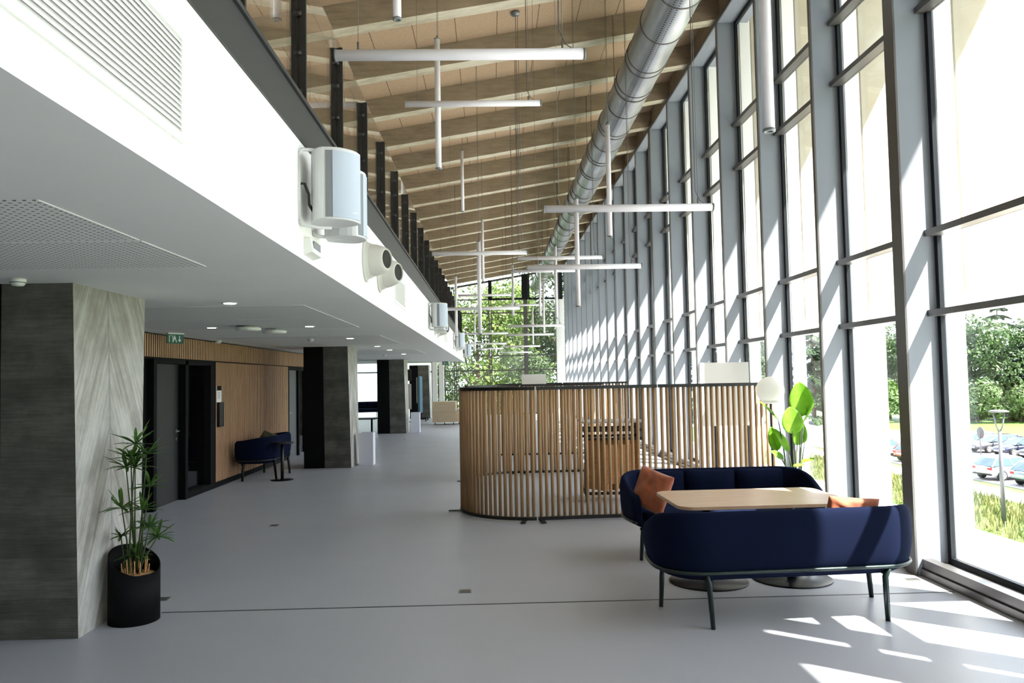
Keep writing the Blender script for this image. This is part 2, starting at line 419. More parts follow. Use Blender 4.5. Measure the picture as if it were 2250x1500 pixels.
# ---------------------------------------------------------------- right facade
LV = [2.22, 2.92, 4.91, 5.60]
XI = 3.60
b = MB(); b.box(XI + .02, 4.1, Y0, YW, 7.26, 7.32, 0); b.box(XI, XI + .02, Y0, YW, 7.24, 7.32, 1)
struct(b.build('trim_%d' % n, ['fin_white', 'metal_grey']), 'head of the glazed wall'); n += 1
b = MB(); b.box(3.66, 3.70, Y0, YW, 7.32, 7.80, 0)
struct(b.build('trim_%d' % n, 'beam_side'), 'infill under the roof above the glazed wall'); n += 1
b = MB()
b.box(3.64, 3.75, Y0, YW, 0, .06, 0); b.box(3.66, 3.75, Y0, YW, .068, .14, 0); b.box(3.655, 3.745, Y0, YW, .06, .068, 1); b.box(3.75, 3.93, Y0, YW, -.3, .10, 0)
struct(b.build('trim_%d' % n, ['metal_grey', 'frame_dark']), 'grey metal sill along the glazed wall'); n += 1
wn_ = 1
for i, (k, y) in enumerate(zip(FIDX, FY)):
    th = .16 if k % 6 == 0 else .05
    # the inner fin with its dark front edge
    if k == -2:  # out of view: inner fin cut away so sun patches reach the floor
        b = MB(); b.box(3.885, 3.93, y, y + th, 0, 7.26, 0)
    else:
        b = MB(); b.box(XI + .018, 3.93, y, y + th, .0, 7.26, 0); b.box(XI, XI + .018, y - .002, y + th + .002, .0, 7.26, 1)
    struct(b.build('trim_%d' % n, ['fin_white', 'metal_grey'])); n += 1
    # outside: narrow white blade and deep sand coloured fin
    b = MB(); b.box(3.97, 4.13, y, y + th, -.3, 7.4, 0)
    struct(b.build('trim_%d' % n, 'white_paint')); n += 1
    b = MB(); b.box(4.15, 4.50 if k == -2 else 5.05, y, y + .05, 2.40, 7.45, 0)
    if k == -2: b.box(4.64, 5.1, y, y + .05, 2.40, 7.45, 0)  # out of view: outer fin split into invented panels shaping the sun patches
    struct(b.build('trim_%d' % n, 'extpanel')); n += 1
    if k == 18: break
    # window bay between this fin and the next
    ya, yb = y + th, FY[i + 1]
    w = sempty('window_%d' % wn_, (3.9, (ya + yb) / 2, 0)); wn_ += 1
    o = w.location
    b = MB()
    for q in (ya, yb - .05): b.box(3.885 - o.x, 3.925 - o.x, q - o.y, q + .05 - o.y, .10, 7.26)
    for z in [.10, 7.21]: b.box(3.885 - o.x, 3.93 - o.x, ya + .05 - o.y, yb - .05 - o.y, z, z + .05)
    b.build('frame', 'frame_dark', w)
    for z in LV:
        b = MB(); b.box(3.80 - o.x, 3.93 - o.x, ya + .001 - o.y, yb - .001 - o.y, z, z + .055)
        b.build('transom', 'metal_grey', w)
    zs = [.15] + [q for z in LV for q in (z, z + .055)] + [7.21]
    for j in range(0, len(zs), 2):
        b = MB(); b.box(3.905 - o.x, 3.915 - o.x, ya + .05 - o.y, yb - .05 - o.y, zs[j], zs[j + 1])
        b.build('glass_pane', 'glass', w)
# ---------------------------------------------------------------- far end wall, glazed
def endbay(x0, x1, pane='glass', top=None, levels=(2.2, 2.93, 5.07, 5.75), deep=.08, z0=0.0, mat='metal_grey'):
    global wn_
    cx = (x0 + x1) / 2
    w = sempty('window_%d' % wn_, (cx, YW, 0)); wn_ += 1
    ztop = (lambda x: soffit(x)) if top is None else (lambda x: top)
    m = .05
    b = MB()
    for q0, q1 in ((x0, x0 + m), (x1 - m, x1)):
        b.hexa([(q0 - cx, 0, z0), (q1 - cx, 0, z0), (q1 - cx, deep, z0), (q0 - cx, deep, z0), (q0 - cx, 0, ztop(q0)), (q1 - cx, 0, ztop(q1)), (q1 - cx, deep, ztop(q1)), (q0 - cx, deep, ztop(q0))])
    b.hexa([(x0 + m - cx, 0, ztop(x0 + m) - .1), (x1 - m - cx, 0, ztop(x1 - m) - .1), (x1 - m - cx, deep, ztop(x1 - m) - .1), (x0 + m - cx, deep, ztop(x0 + m) - .1),
            (x0 + m - cx, 0, ztop(x0 + m)), (x1 - m - cx, 0, ztop(x1 - m)), (x1 - m - cx, deep, ztop(x1 - m)), (x0 + m - cx, deep, ztop(x0 + m))])
    b.build('frame', mat, w)
    for z in levels:
        b = MB(); b.box(x0 + m - cx, x1 - m - cx, 0, deep, z - .03, z + .03); b.build('transom', mat, w)
    b = MB()
    q0, q1 = x0 + m, x1 - m
    b.hexa([(q0 - cx, .03, z0), (q1 - cx, .03, z0), (q1 - cx, .04, z0), (q0 - cx, .04, z0), (q0 - cx, .03, ztop(q0) - .1), (q1 - cx, .03, ztop(q1) - .1), (q1 - cx, .04, ztop(q1) - .1), (q0 - cx, .04, ztop(q0) - .1)])
    b.build('glass_pane', pane, w)
    return w
for x0, x1 in ((-2.35, -1.83), (-1.8, -.06), (-.02, 1.68), (1.78, 3.28)): endbay(x0, x1)
b = MB(); b.box(1.66, 1.80, YW - .1, YW + .1, 0, soffit(1.7)); struct(b.build('trim_%d' % n, 'metal_grey'), 'main post of the glazed end wall'); n += 1
b = MB(); b.box(3.26, 3.66, YW - .15, YW + .15, 0, 5.78); struct(b.build('trim_%d' % n, 'white_paint'), 'white pilaster at the end wall'); n += 1
# clerestory dark frames
b = MB()
for x0, x1 in ((-.12, .06), (1.55, 1.95), (3.2, 3.6)): b.box(x0, x1, YW - .16, YW - .1, 5.76, soffit(x0))
b.box(-.1, 3.6, YW - .16, YW - .1, 5.70, 5.80)
struct(b.build('trim_%d' % n, 'frame_dark'), 'dark frames of the high end windows'); n += 1
b = MB(); b.box(-2.95, -2.72, YW - .2, YW + .1, 0, 6.2); b.box(-2.62, -2.38, YW - .2, YW + .1, 0, 6.2)
struct(b.build('trim_%d' % n, 'white_paint'), 'white pilasters left of the end glazing'); n += 1
for x0, x1 in ((-9.1, -7.2), (-7.2, -5.25), (-5.25, -2.95)):
    endbay(x0, x1, 'film', 2.75, (2.2,), mat='door_grey')
b = MB(); b.box(-9.2, -2.95, YW, YW + .2, 2.76, soffit(-9.2) + .3); struct(b.build('wall_end', 'white_paint')); 
b = MB(); b.box(-9.2, 6.0, Y0 - .2, Y0, 0, 8.1); struct(b.build('wall_back', 'white_paint'))
b = MB(); b.box(-9.4, -9.2, Y0, YW, 0, 5.7); struct(b.build('wall_left', 'white_paint'))
b = MB(); b.box(-6.2, -6.0, Y0, YEND, 3.18, soffit(-6.2)); struct(b.build('wall_mezzanine', 'white_paint'))

# ---------------------------------------------------------------- wooden slat wall with doors, left
XW = -4.70
struct_parts = []
b = MB()
b.box(-9.2, XW - .10, Y0, 10.9, 0, ZC); b.box(-9.2, XW - .10, 10.9, 13.3, 2.14, ZC); b.box(-9.2, XW - .10, 13.3, 18.0, 0, ZC); b.box(-9.2, XW - .10, 18.0, 22.0, 2.14, ZC); b.box(-9.2, -5.9, 10.9, 22.0, 0, 2.14)
b.box(-9.2, -5.9, 22.0, 22.2, 0, ZC); b.box(-5.9, XW - .1, 21.9, 22.0, 0, 2.14)
struct(b.build('wall_inner', 'black_matt'), 'dark backing of the slatted wall')
b = MB()
y = 9.0
while y < 21.9:
    b.box(XW - .03, XW, y, y + .046, 2.145, ZC - .02); y += .070
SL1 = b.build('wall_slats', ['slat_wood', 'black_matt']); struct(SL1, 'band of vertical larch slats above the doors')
b = MB()
b.box(XW - .10, XW - .03, 9, 22, 2.12, ZC - .005, 1); b.box(XW - .10, XW - .03, 13.3, 18.0, 0, 2.12, 1); b.box(XW - .03, XW, 13.3, 18.0, 0, .09, 1)
y = 13.32
while y < 17.96:
    b.box(XW - .03, XW, y, y + .046, .095, 2.125); y += .070
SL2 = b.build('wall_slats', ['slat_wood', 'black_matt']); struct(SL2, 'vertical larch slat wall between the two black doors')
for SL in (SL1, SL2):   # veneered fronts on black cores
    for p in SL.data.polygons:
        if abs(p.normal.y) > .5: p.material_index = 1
# door 1
d1 = sempty('door_1', (XW, 10.9, 0))
b = MB()
b.box(-.25, 0, 0, .10, 0, 2.12); b.box(-.25, 0, 1.12, 1.22, 0, 2.12); b.box(-.25, 0, 2.18, 2.40, 0, 2.12); b.box(-.25, 0, .1, 2.18, 2.06, 2.12); b.box(-.25, 0, 1.22, 2.18, 0, .09)
b.build('door_frame', 'black_matt', d1)
b = MB(); b.box(-.16, -.11, .10, 1.12, .0, 2.06); lf = b.build('door_leaf', 'door_black', d1)
b = MB(); b.obox((-.105, 1.03, 1.05), (.008, .05, .05)); b.tube([(-.105, 1.03, 1.05), (-.06, 1.03, 1.05), (-.055, .91, 1.05)], .009, 8); b.obox((-.105, 1.03, .93), (.008, .04, .05))
b.build('door_handle', 'chrome', lf)
b = MB(); b.box(-.12, -.11, 1.22, 2.18, .09, 2.06); b.build('glass_pane', 'glass', d1)
b = MB(); b.box(-.5, -.14, 1.26, 1.5, .0, .42); b.build('waste_box', 'board_grey', d1)
# door 2 group
d2 = sempty('door_2', (XW, 18.0, 0))
b = MB()
for q in (0, .95, 1.9, 2.85, 3.8): b.box(-.2, 0, q, q + .10, 0, 2.12)
b.box(-.2, 0, .1, 3.8, 2.05, 2.12); b.build('door_frame', 'black_matt', d2)
for q in (.10, 2.0):
    b = MB(); b.box(-.1, -.05, q, q + .85, 0, 2.05); lf = b.build('door_leaf', 'door_grey', d2)
    b = MB(); b.tube([(-.05, q + .1, 1.05), (-.01, q + .1, 1.05), (-.01, q + .2, 1.05)], .009, 6); b.build('door_handle', 'chrome', lf)
for q in (1.05, 2.95):
    b = MB(); b.box(-.08, -.07, q, q + .85, 0, 2.05); b.build('glass_pane', 'glass', d2)
# poster and black panel by the door
p = thing('notice', 'small black and white notice on the slat wall beside the black door', 'notice', (XW, 13.46, 1.58))
b = MB(); b.box(0, .006, -.11, .11, -.14, .14); b.build('sheet', 'white_sheet', p)
b = MB(); b.box(.006, .009, -.11, .11, .06, .14); b.build('header', 'black_matt', p)
b = MB()
for q in range(6): b.box(.006, .0075, -.08, .07 - .02 * (q % 3), .03 - q * .022, .037 - q * .022)
b.build('text_lines', 'door_grey', p)
b = MB(); b.box(XW, XW + .05, 13.36, 13.6, 1.02, 1.44); p = tag(b.build('wall_panel', 'black_metal', bevel=.004, loc=(XW, 13.48, 1.23)), 'black control box on slat wall under the notice', 'control box')
b = MB(); b.box(.05, .053, -.02, 0, -.12, -.10); b.build('button', 'leather_tan', p)

# ---------------------------------------------------------------- concrete columns
def column(y, lab):
    t = thing('concrete_column', lab, 'column', (-3.4, y, 0))
    b = MB()
    x0, x1 = -3.44 + 3.4, -2.90 + 3.4
    b.hexa([(x0, 0, 0), (x1, 0, 0), (x1, .94, 0), (x0, .94, 0), (x0 - .02, 0, ZC), (x1 - .06, 0, ZC), (x1 - .06, 1.14, ZC), (x0 - .02, 1.14, ZC)], (0, 0, 0, 1, 0, 0))
    o = b.build('shaft', ['boardcrete', 'chevron'], t)
    o.data.transform(Matrix.Translation((0, -.5, 0))); o.location = (0, .5, 0)
    b = MB(); b.box(-.46, -.055, .0, .85, 0, ZC); b.build('black_panel', 'black_matt', t)
column(5.54, 'big dark concrete column with chevron side, nearest, behind the umbrella plant')
column(15.98, 'second concrete column from the camera, between the small navy sofa and the nearer white bin')
column(26.14, 'third concrete column from the camera, with the farther white bin beside it')
column(36.3, 'far grey concrete column behind the teal mobile board')

# ---------------------------------------------------------------- balustrade
bal = thing('balustrade', 'glass balcony balustrade with black slotted posts on the dark edge', 'balustrade', (XF, 3.56, 3.44))
ys = [3.56 + 1.19 * k for k in range(-2, 23)]
post0 = None; pane0 = None
for i, y in enumerate(ys):
    if post0 is None:
        b = MB()
        for q in (-.045, .013): b.box(q, q + .032, -.012, .012, -.25, .90)
        for z in (-.1, .1, .35, .6, .78): b.tube([(-.02, -.008, z), (.02, -.008, z)], .018, 8)
        b.box(-.03, .03, 0, .012, -.25, .90)
        post0 = b.build('post', 'black_metal', bal); o = post0
        b = MB(); b.box(.04, .05, .02, 1.17, -.02, 1.0); pane0 = b.build('glass_panel', 'glass', bal); g = pane0
    else:
        o = post0.copy(); COL.objects.link(o); g = pane0.copy(); COL.objects.link(g)
    o.location = (-.045, y - 3.56, 0); g.location = (-.10, y - 3.56, 0)
    if y > 29.3: bpy.data.objects.remove(g)

# ---------------------------------------------------------------- fascia equipment
def louver(y0, y1, z0, z1, lab, nsl):
    t = thing('air_grille', lab, 'air grille', (XF, y0, z0)); w = y1 - y0; h = z1 - z0
    b = MB(); fr = .028
    b.box(0, .012, 0, w, 0, fr); b.box(0, .012, 0, w, h - fr, h); b.box(0, .012, 0, fr, fr, h - fr); b.box(0, .012, w - fr, w, fr, h - fr)
    b.build('frame', 'plastic_white', t)
    b = MB(); b.box(.0, .002, fr, w - fr, fr, h - fr); b.build('backing', 'grille_back', t)
    b = MB()
    for i in range(nsl):
        z = fr + (h - 2 * fr) * (i + .5) / nsl; d = (h - 2 * fr) / nsl
        b.hexa([(.002, fr, z - d * .1), (.010, fr, z - d * .5), (.010, w - fr, z - d * .5), (.002, w - fr, z - d * .1), (.002, fr, z + d * .25), (.010, fr, z - d * .1), (.010, w - fr, z - d * .1), (.002, w - fr, z + d * .25)])
    b.build('slat', 'plastic_white', t)
louver(.6, 2.82, 2.62, 3.03, 'large white louvred air grille at top left of the balcony front', 17)
louver(9.0, 10.06, 2.66, 3.01, 'smaller white air grille just past the round nozzles', 13)
louver(18.3, 19.4, 2.66, 3.01, 'white air grille just before the third pair of speakers', 13)
louver(27.2, 28.2, 2.66, 3.01, 'white air grille farthest along the balcony front', 13)
def speaker_body(loc, yaw, parent):
    # rounded front box, front towards -y local
    b = MB()
    prof = [(-.085, .12), (-.135, .02), (-.14, -.05), (-.115, -.095)]
    arc = [(.115 * math.sin(R(a)) , -.095 - .035 * math.cos(R(a)) ) for a in ()]
    pts = [(-.08, .13), (-.11, .09), (-.135, .03), (-.143, -.02), (-.142, -.05), (-.132, -.075)] + [(-.12 + .24 * i / 16, -.128 + .045 * abs((-.12 + .24 * i / 16) / .12) ** 2.2) for i in range(17)] + [(.132, -.075), (.142, -.05), (.143, -.02), (.135, .03), (.11, .09), (.08, .13)]
    b.prism(pts, 0, .43)
    o = b.build('cabinet', 'speaker_white', parent, bevel=.006)
    o.location = loc; o.rotation_euler = (0, 0, yaw)
    b = MB(); g = [(-.085 + .2 * i / 14, -.133 + .0 + .045 * abs((-.085 + .2 * i / 14) / .13) ** 2.2) for i in range(15)] + [(.11, -.075), (-.08, -.09)]; _ = [(-.085, -.11), (-.06, -.121), (0, -.133), (.07, -.12), (.118, -.09), (.11, -.08), (.0, -.12), (-.085, -.1)]
    b.prism(g, .012, .408); g1 = b.build('grille', 'speaker_grille', o)
    b = MB(); b.prism([(-.118, -.089), (-.087, -.112), (-.08, -.1), (-.11, -.08)], .012, .408); b.build('grey_strip', 'speaker_strip', o)
    b = MB(); b.box(.04, .075, -.128, -.124, .045, .052); b.build('badge', 'plastic_white', o)
    return o
def speaker_pair(y, lab, z=2.70):
    t = thing('wall_speaker_pair', lab, 'speaker', (XF, y, z), 0, 'speaker pairs along the balcony front')
    speaker_body((.19, .0, 0), R(42), t)
    speaker_body((.195, .33, -.04), R(95), t)
    for dy, rot in ((-.12, 0), (.22, 0)):
        b = MB(); b.tube([(.0, dy, -.0), (.0, dy, .38)], .012, 8)
        b.tube([(.0, dy, .38), (.02, dy, .42), (.10, dy + .06, .43), (.17, dy + .1, .425)], .011, 8)
        b.tube([(.0, dy, .0), (.02, dy, -.03), (.10, dy + .06, -.035), (.17, dy + .1, -.03)], .011, 8)
        b.build('bracket', 'speaker_white', t)
    b = MB(); b.tube([(.0, -.1, .22), (.03, -.1, .22), (.05, -.08, .16), (.05, -.07, .1), (.07, -.04, .06)], .009, 8); b.build('cable', 'black_metal', t)
speaker_pair(4.66, 'pair of white wall speakers nearest the camera above the alarm box')
speaker_pair(13.9, 'second pair of white wall speakers, past the small air grille')
speaker_pair(22.8, 'third pair of white wall speakers along the balcony front')
speaker_pair(30.1, 'farthest pair of white wall speakers at the balcony end')
a = thing('alarm_box', 'small white alarm box under the nearest wall speakers', 'alarm box', (XF - .003, 4.78, 2.56))
b = MB(); b.hexa([(0, -.12, -.05), (.06, -.12, -.03), (.06, .12, -.03), (0, .12, -.05), (0, -.12, .06), (.045, -.12, .06), (.045, .12, .06), (0, .12, .06)]); b.build('case', 'plastic_white', a, bevel=.006)
b = MB(); b.obox((.056, .0, .02), (.004, .18, .045)); b.build('display', 'speaker_strip', a)
def nozzle(y, z, lab):
    t = thing('air_nozzle', lab, 'air nozzle', (XF - .003, y, z), 0)
    b = MB(); b.lathe([(.19, 0), (.195, .01), (.18, .02), (.165, .022), (.16, .05), (.152, .055), (.15, .075)], axis='X', n=36)
    b.build('flange', 'nozzle_white', t)
    b = MB(); b.lathe([(.142, .0), (.146, .03), (.145, .05), (.138, .09), (.115, .155), (.092, .19), (.085, .193), (.082, .18), (.082, .15)], axis='X', n=36)
    o = b.build('bell', 'nozzle_white', t); o.location = (.035, 0, 0); o.rotation_euler = (0, 0, R(-24))
    b = MB(); b.lathe([(.083, .178), (.001, .178)], axis='X'); b.build('opening', 'dark_hole', o)
nozzle(6.95, 2.83, 'white round jet nozzle with dark opening, nearer of the first two')
nozzle(7.8, 2.83, 'white round jet nozzle directly behind the nearest nozzle')
nozzle(15.4, 2.83, 'white round jet nozzle, nearer of the two past the second speaker pair')
nozzle(16.25, 2.83, 'white round jet nozzle, farther of the two past the second speaker pair')
nozzle(24.6, 2.83, 'white round jet nozzle past the third speaker pair')

# ---------------------------------------------------------------- duct
DX, DZ, DR = 2.28, 6.30, .288
dt = thing('ventilation_duct', 'large round galvanised ventilation duct running under the roof', 'duct', (DX, 0, DZ))
b = MB(); nseg = 48
rings = []
for y in (Y0 + .1, YW - .3):
    rings.append([b.bm.verts.new((DR * math.cos(2 * math.pi * k / nseg), y, DR * math.sin(2 * math.pi * k / nseg))) for k in range(nseg)])
for k in range(nseg):
    f = b.bm.faces.new((rings[0][k], rings[0][(k + 1) % nseg], rings[1][(k + 1) % nseg], rings[1][k])); f.smooth = True
for rg in rings: b.bm.faces.new(rg)
b.build('duct_body', 'duct', dt)
r0 = None; h0 = None
y = 3.05; c = 0
while y < 38:
    for dy in ((0, .17) if c % 3 == 2 else (0,)):
        if r0 is None:
            b = MB(); b.lathe([(DR, -.008), (DR + .012, -.006), (DR + .012, .006), (DR, .008)], axis='Y', n=48); r0 = b.build('joint_ring', 'metal_grey', dt); o = r0
        else: o = r0.copy(); COL.objects.link(o)
        o.location = (0, y + dy, 0)
    y += .95; c += 1
for y in [4.9 + 3.44 * k for k in range(10)]:
    if h0 is None:
        b = MB(); b.lathe([(DR + .002, -.015), (DR + .012, -.015), (DR + .012, .015), (DR + .002, .015)], axis='Y', n=48)
        b.tube([(-DR - .01, 0, 0), (-DR - .01, 0, 1.2)], .005, 6); b.tube([(DR + .01, 0, 0), (DR + .01, 0, 1.2)], .005, 6)
        h0 = b.build('hanger', 'wire', dt); o = h0
    else: o = h0.copy(); COL.objects.link(o)
    o.location = (0, y, 0)

# ---------------------------------------------------------------- pendant tubes
L = 1.5
def deck(x): return soffit(x) + .34
bar_mesh = None
def hbar(x0, x1, y, z, lab, grp):
    t = thing('tube_pendant', lab, 'pendant light', ((x0 + x1) / 2, y, z), 0, grp)
    h = (x1 - x0) / 2
    b = MB(); b.tube([(-h + .012, 0, 0), (h - .012, 0, 0)], .033, 20); b.build('diffuser', 'lamp_white', t)
    for s in (-1, 1):
        b = MB(); b.tube([(s * (h - .012), 0, 0), (s * h, 0, 0)], .036, 20); b.build('end_cap', 'lamp_cap', t)
        xx = s * (h - .14)
        b = MB(); b.tube([(xx, 0, .033), (xx, 0, .08)], .007, 6); b.tube([(xx, 0, .08), (xx, 0, deck((x0 + x1) / 2 + xx) - z)], .0022, 5); b.build('suspension_wire', 'wire', t)
    xx = h - .14
    b = MB(); b.tube([(xx + .06, 0, .034), (xx + .02, 0, .06), (xx - .02, 0, .15), (xx - .012, 0, deck((x0 + x1) / 2 + xx) - z)], .004, 6); b.build('power_cable', 'wire', t)
def vtube(x, y, zt, zb, lab, grp):
    t = thing('tube_pendant', lab, 'pendant light', (x, y, zb), 0, grp); l = zt - zb
    b = MB(); b.tube([(0, 0, .012), (0, 0, l - .012)], .033, 20); b.build('diffuser', 'lamp_white', t)
    b = MB(); b.lathe([(.012, .02), (.02, .0), (.036, .0), (.036, .014)], n=20); b.tube([(0, 0, l - .012), (0, 0, l)], .036, 20); b.build('end_cap', 'lamp_cap', t)
    b = MB(); b.tube([(0, 0, l), (0, 0, l + .04)], .007, 6); b.tube([(0, 0, l + .04), (0, 0, deck(x) - zb)], .0022, 5); b.tube([(.012, 0, l), (.012, 0, deck(x) - zb)], .0035, 5); b.build('suspension_wire', 'wire', t)
G1, G2, G3 = 'horizontal tube lights on the balcony side', 'horizontal tube lights on the window side', 'vertical tube lights'
for i, (y, z) in enumerate([(4.58, 3.70), (8.42, 4.79), (12.09, 3.73), (15.27, 3.15), (21.61, 4.11), (26.56, 3.33), (29.65, 3.12), (37.4, 3.24)]):
    hbar(-.91, .60, y, z, 'horizontal white tube light on the balcony side, %s from the camera' % ORD[i], G1)
for i, (y, z) in enumerate([(6.78, 3.24), (10.08, 3.20), (13.56, 3.87), (17.71, 4.22), (20.9, 3.18), (24.52, 3.15), (28.33, 4.46), (31.48, 3.08), (37.9, 3.06)]):
    hbar(.48, 2.0, y, z, 'horizontal white tube light on the window side, %s from the camera' % ORD[i], G2)
tl = [(1.60, 4.3, 4.62, 3.12), (-.70, 6.0, 6.09, 4.59), (-.57, 8.79, 5.69, 4.16), (1.60, 10.16, 5.12, 3.6), (1.22, 10.71, 4.25, 2.73), (-.18, 12.44, 3.98, 2.47), (1.36, 15.94, 4.49, 2.98), (-.55, 16.04, 6.5, 5.0 + .25),
      (-.17, 18.35, 5.58, 4.07), (-.86, 19.17, 4.32, 2.81), (1.40, 21.79, 5.0, 3.5), (.65, 22.37, 5.07, 3.56), (1.62, 23.61, 4.62, 3.12), (-.61, 28.65, 4.3, 2.79), (1.66, 30.72, 4.6, 3.1)]
for i, (x, y, zt, zb) in enumerate(tl):
    if abs(y - 16.04) < .01: zt, zb = 6.55, 5.25
    vtube(x, y, zt, zb, 'vertical white tube light, %s counted from the camera' % ORD[i], G3)
for i, (u, v) in enumerate(((1132, 20), (1134, 277))):
    p = at(u, v, z=7.18); b = MB(); zz = deck(p.x)
    t = thing('ceiling_rose', ['grey round ceiling rose with hanging cables, nearer one', 'small grey round ceiling rose with hanging cables, farther one'][i], 'ceiling rose', (p.x, p.y, zz))
    b.lathe([(.0, -.05), (.06, -.05), (.065, -.0)], n=24); b.build('cover', 'lamp_cap', t)
    b = MB(); b.tube([(0, 0, -.05), (.01, 0, -2.6)], .004, 6); b.tube([(.03, 0, -.05), (.03, 0, -3.4)], .003, 6); b.build('cable', 'wire', t)

# ---------------------------------------------------------------- ceiling fittings below balcony
for i, (u, v) in enumerate([(505, 665), (465, 719), (680, 716), (769, 742.5), (829, 760), (856, 768), (887, 777), (695, 763), (853, 793)]):
    p = at(u, v, z=ZC)
    t = thing('downlight', ('lit downlight in the row nearer the balcony edge, %s from the camera' % ORD[{0: 0, 2: 1, 3: 2, 4: 3, 5: 4, 6: 5}[i]]) if i in (0, 2, 3, 4, 5, 6) else 'lit downlight in the row nearer the slat wall, %s from the camera' % ORD[{1: 0, 7: 1, 8: 2}[i]], 'downlight', (p.x, p.y, ZC), 0, 'downlights under the balcony')
    b = MB(); b.lathe([(.055, -.001), (.075, -.001), (.075, -.008), (.055, -.006)], n=24); b.build('rim', 'plastic_white', t)
    b = MB(); b.lathe([(.001, -.010), (.052, -.010), (.055, -.001)], n=24); b.build('lens', 'downlight', t)
for i, (u, v) in enumerate([(545, 722), (603, 728)]):
    p = at(u, v, z=ZC - .04)
    t = thing('access_point', ['white disc fixture on the ceiling, left of two', 'white disc fixture on the ceiling, right of two'][i], 'ceiling fixture', (p.x, p.y, ZC))
    b = MB(); b.lathe([(.13, -.02), (.16, -.03), (.155, -.06), (.12, -.07), (.001, -.07)], n=28); b.build('disc', 'plastic_white', t)
    b = MB(); b.lathe([(.05, .0), (.05, -.02)], n=16); b.build('mount', 'plastic_white', t)
for i, (u, v) in enumerate([(683, 744), (845, 779), (40, 613), (480, 748)]):
    p = at(u, v, z=ZC)
    t = thing('smoke_detector', ['smoke detector on ceiling right of the two discs', 'smoke detector on ceiling in front of the third column', 'flat round fitting on ceiling at the left picture edge', 'smoke detector on ceiling near the slat wall band'][i], 'smoke detector', (p.x, p.y, ZC))
    b = MB(); b.lathe([(.05, 0), (.05, -.02), (.035, -.045), (.001, -.05)], n=20); b.build('body', 'plastic_white', t)
    b = MB(); b.lathe([(.035, -.022), (.052, -.022), (.052, -.028), (.035, -.028)], n=20); b.build('vent_ring', 'speaker_strip', t)
def exit_sign(loc, lab, rz=0):
    t = thing('exit_sign', lab, 'exit sign', loc, rz)
    b = MB(); b.box(-.12, .12, -.03, .03, -.02, 0); b.build('mount', 'plastic_white', t)
    b = MB(); b.box(-.12, .12, -.008, .008, -.15, -.02); b.build('panel', 'exit_green', t)
    b = MB()
    for s in (-.0095, .0085):
        b.box(-.095, -.085, s, s + .001, -.13, -.04); b.box(-.045, -.035, s, s + .001, -.13, -.04); b.box(-.095, -.035, s, s + .001, -.045, -.04)
        b.box(-.02, -.004, s, s + .001, -.055, -.04); b.box(-.028, .006, s, s + .001, -.09, -.06); b.obox((-.03, s + .0005, -.11), (.012, .001, .05), ry=R(25)); b.obox((.008, s + .0005, -.11), (.012, .001, .05), ry=R(-25))
        b.box(.055, .068, s, s + .001, -.10, -.04)
        b.prism([(.035, -.095), (.088, -.095), (.0615, -.13)], s, s + .001, axis='Y')
    b.build('pictogram', 'sign_white', t)
exit_sign((-4.45, 11.0, ZC), 'green running man exit sign hanging over the black door', R(52))
exit_sign((-1.75, 29.3, ZC), 'green exit sign hanging at the far end of the balcony')

# ---------------------------------------------------------------- floor boxes
for u, v, lab in [(603, 1154, 'square metal floor box in the aisle left of the rod screen'), (1022, 1299, 'square metal floor box nearest the camera, just beyond floor joint'), (825, 962, 'small floor box beside the nearer white bin'), (889, 965, 'small floor box in front of the third column'), (357, 1316, 'small dark floor plate right of black plant pot')]:
    p = at(u, v, z=0); t = thing('floor_box', lab, 'floor box', (p.x, p.y, 0))
    b = MB(); b.box(-.055, .055, -.055, .055, 0, .003); b.build('rim', 'chrome', t)
    b = MB(); b.box(-.045, .045, -.045, .045, .003, .005); b.build('lid', 'metal_grey', t)
t = thing('floor_box', 'small metal floor box by the sill of the glazed wall', 'floor box', (3.5, 6.5, 0)); b = MB(); b.box(-.06, .06, -.04, .04, 0, .004); b.build('rim', 'chrome', t); b = MB(); b.box(-.05, .05, -.03, .03, .004, .006); b.build('lid', 'metal_grey', t)

# ---------------------------------------------------------------- rod screens
rod_me = None
def rod(parent, x, y):
    global rod_me
    if rod_me is None:
        b = MB(); b.tube([(0, 0, .05), (0, 0, 1.61)], .0205, 12); o = b.build('rod', 'rod_wood', parent); rod_me = o.data
    else:
        o = bpy.data.objects.new('rod', rod_me); COL.objects.link(o); o.parent = parent
    o.location = (x, y, 0); o.rotation_euler = (0, 0, random.random() * 6)
def rail_path(b, pts, z0, z1, w):
    pts = [Vector((p[0], p[1], 0)) for p in pts]
    L_, R_ = [], []
    for i, p in enumerate(pts):
        t = (pts[min(i + 1, len(pts) - 1)] - pts[max(i - 1, 0)]).normalized(); nn = Vector((-t.y, t.x, 0)) * w / 2
        L_.append(p + nn); R_.append(p - nn)
    for i in range(len(pts) - 1):
        a, bb, c, d = L_[i], R_[i], R_[i + 1], L_[i + 1]
        b.hexa([(a.x, a.y, z0), (bb.x, bb.y, z0), (c.x, c.y, z0), (d.x, d.y, z0), (a.x, a.y, z1), (bb.x, bb.y, z1), (c.x, c.y, z1), (d.x, d.y, z1)])
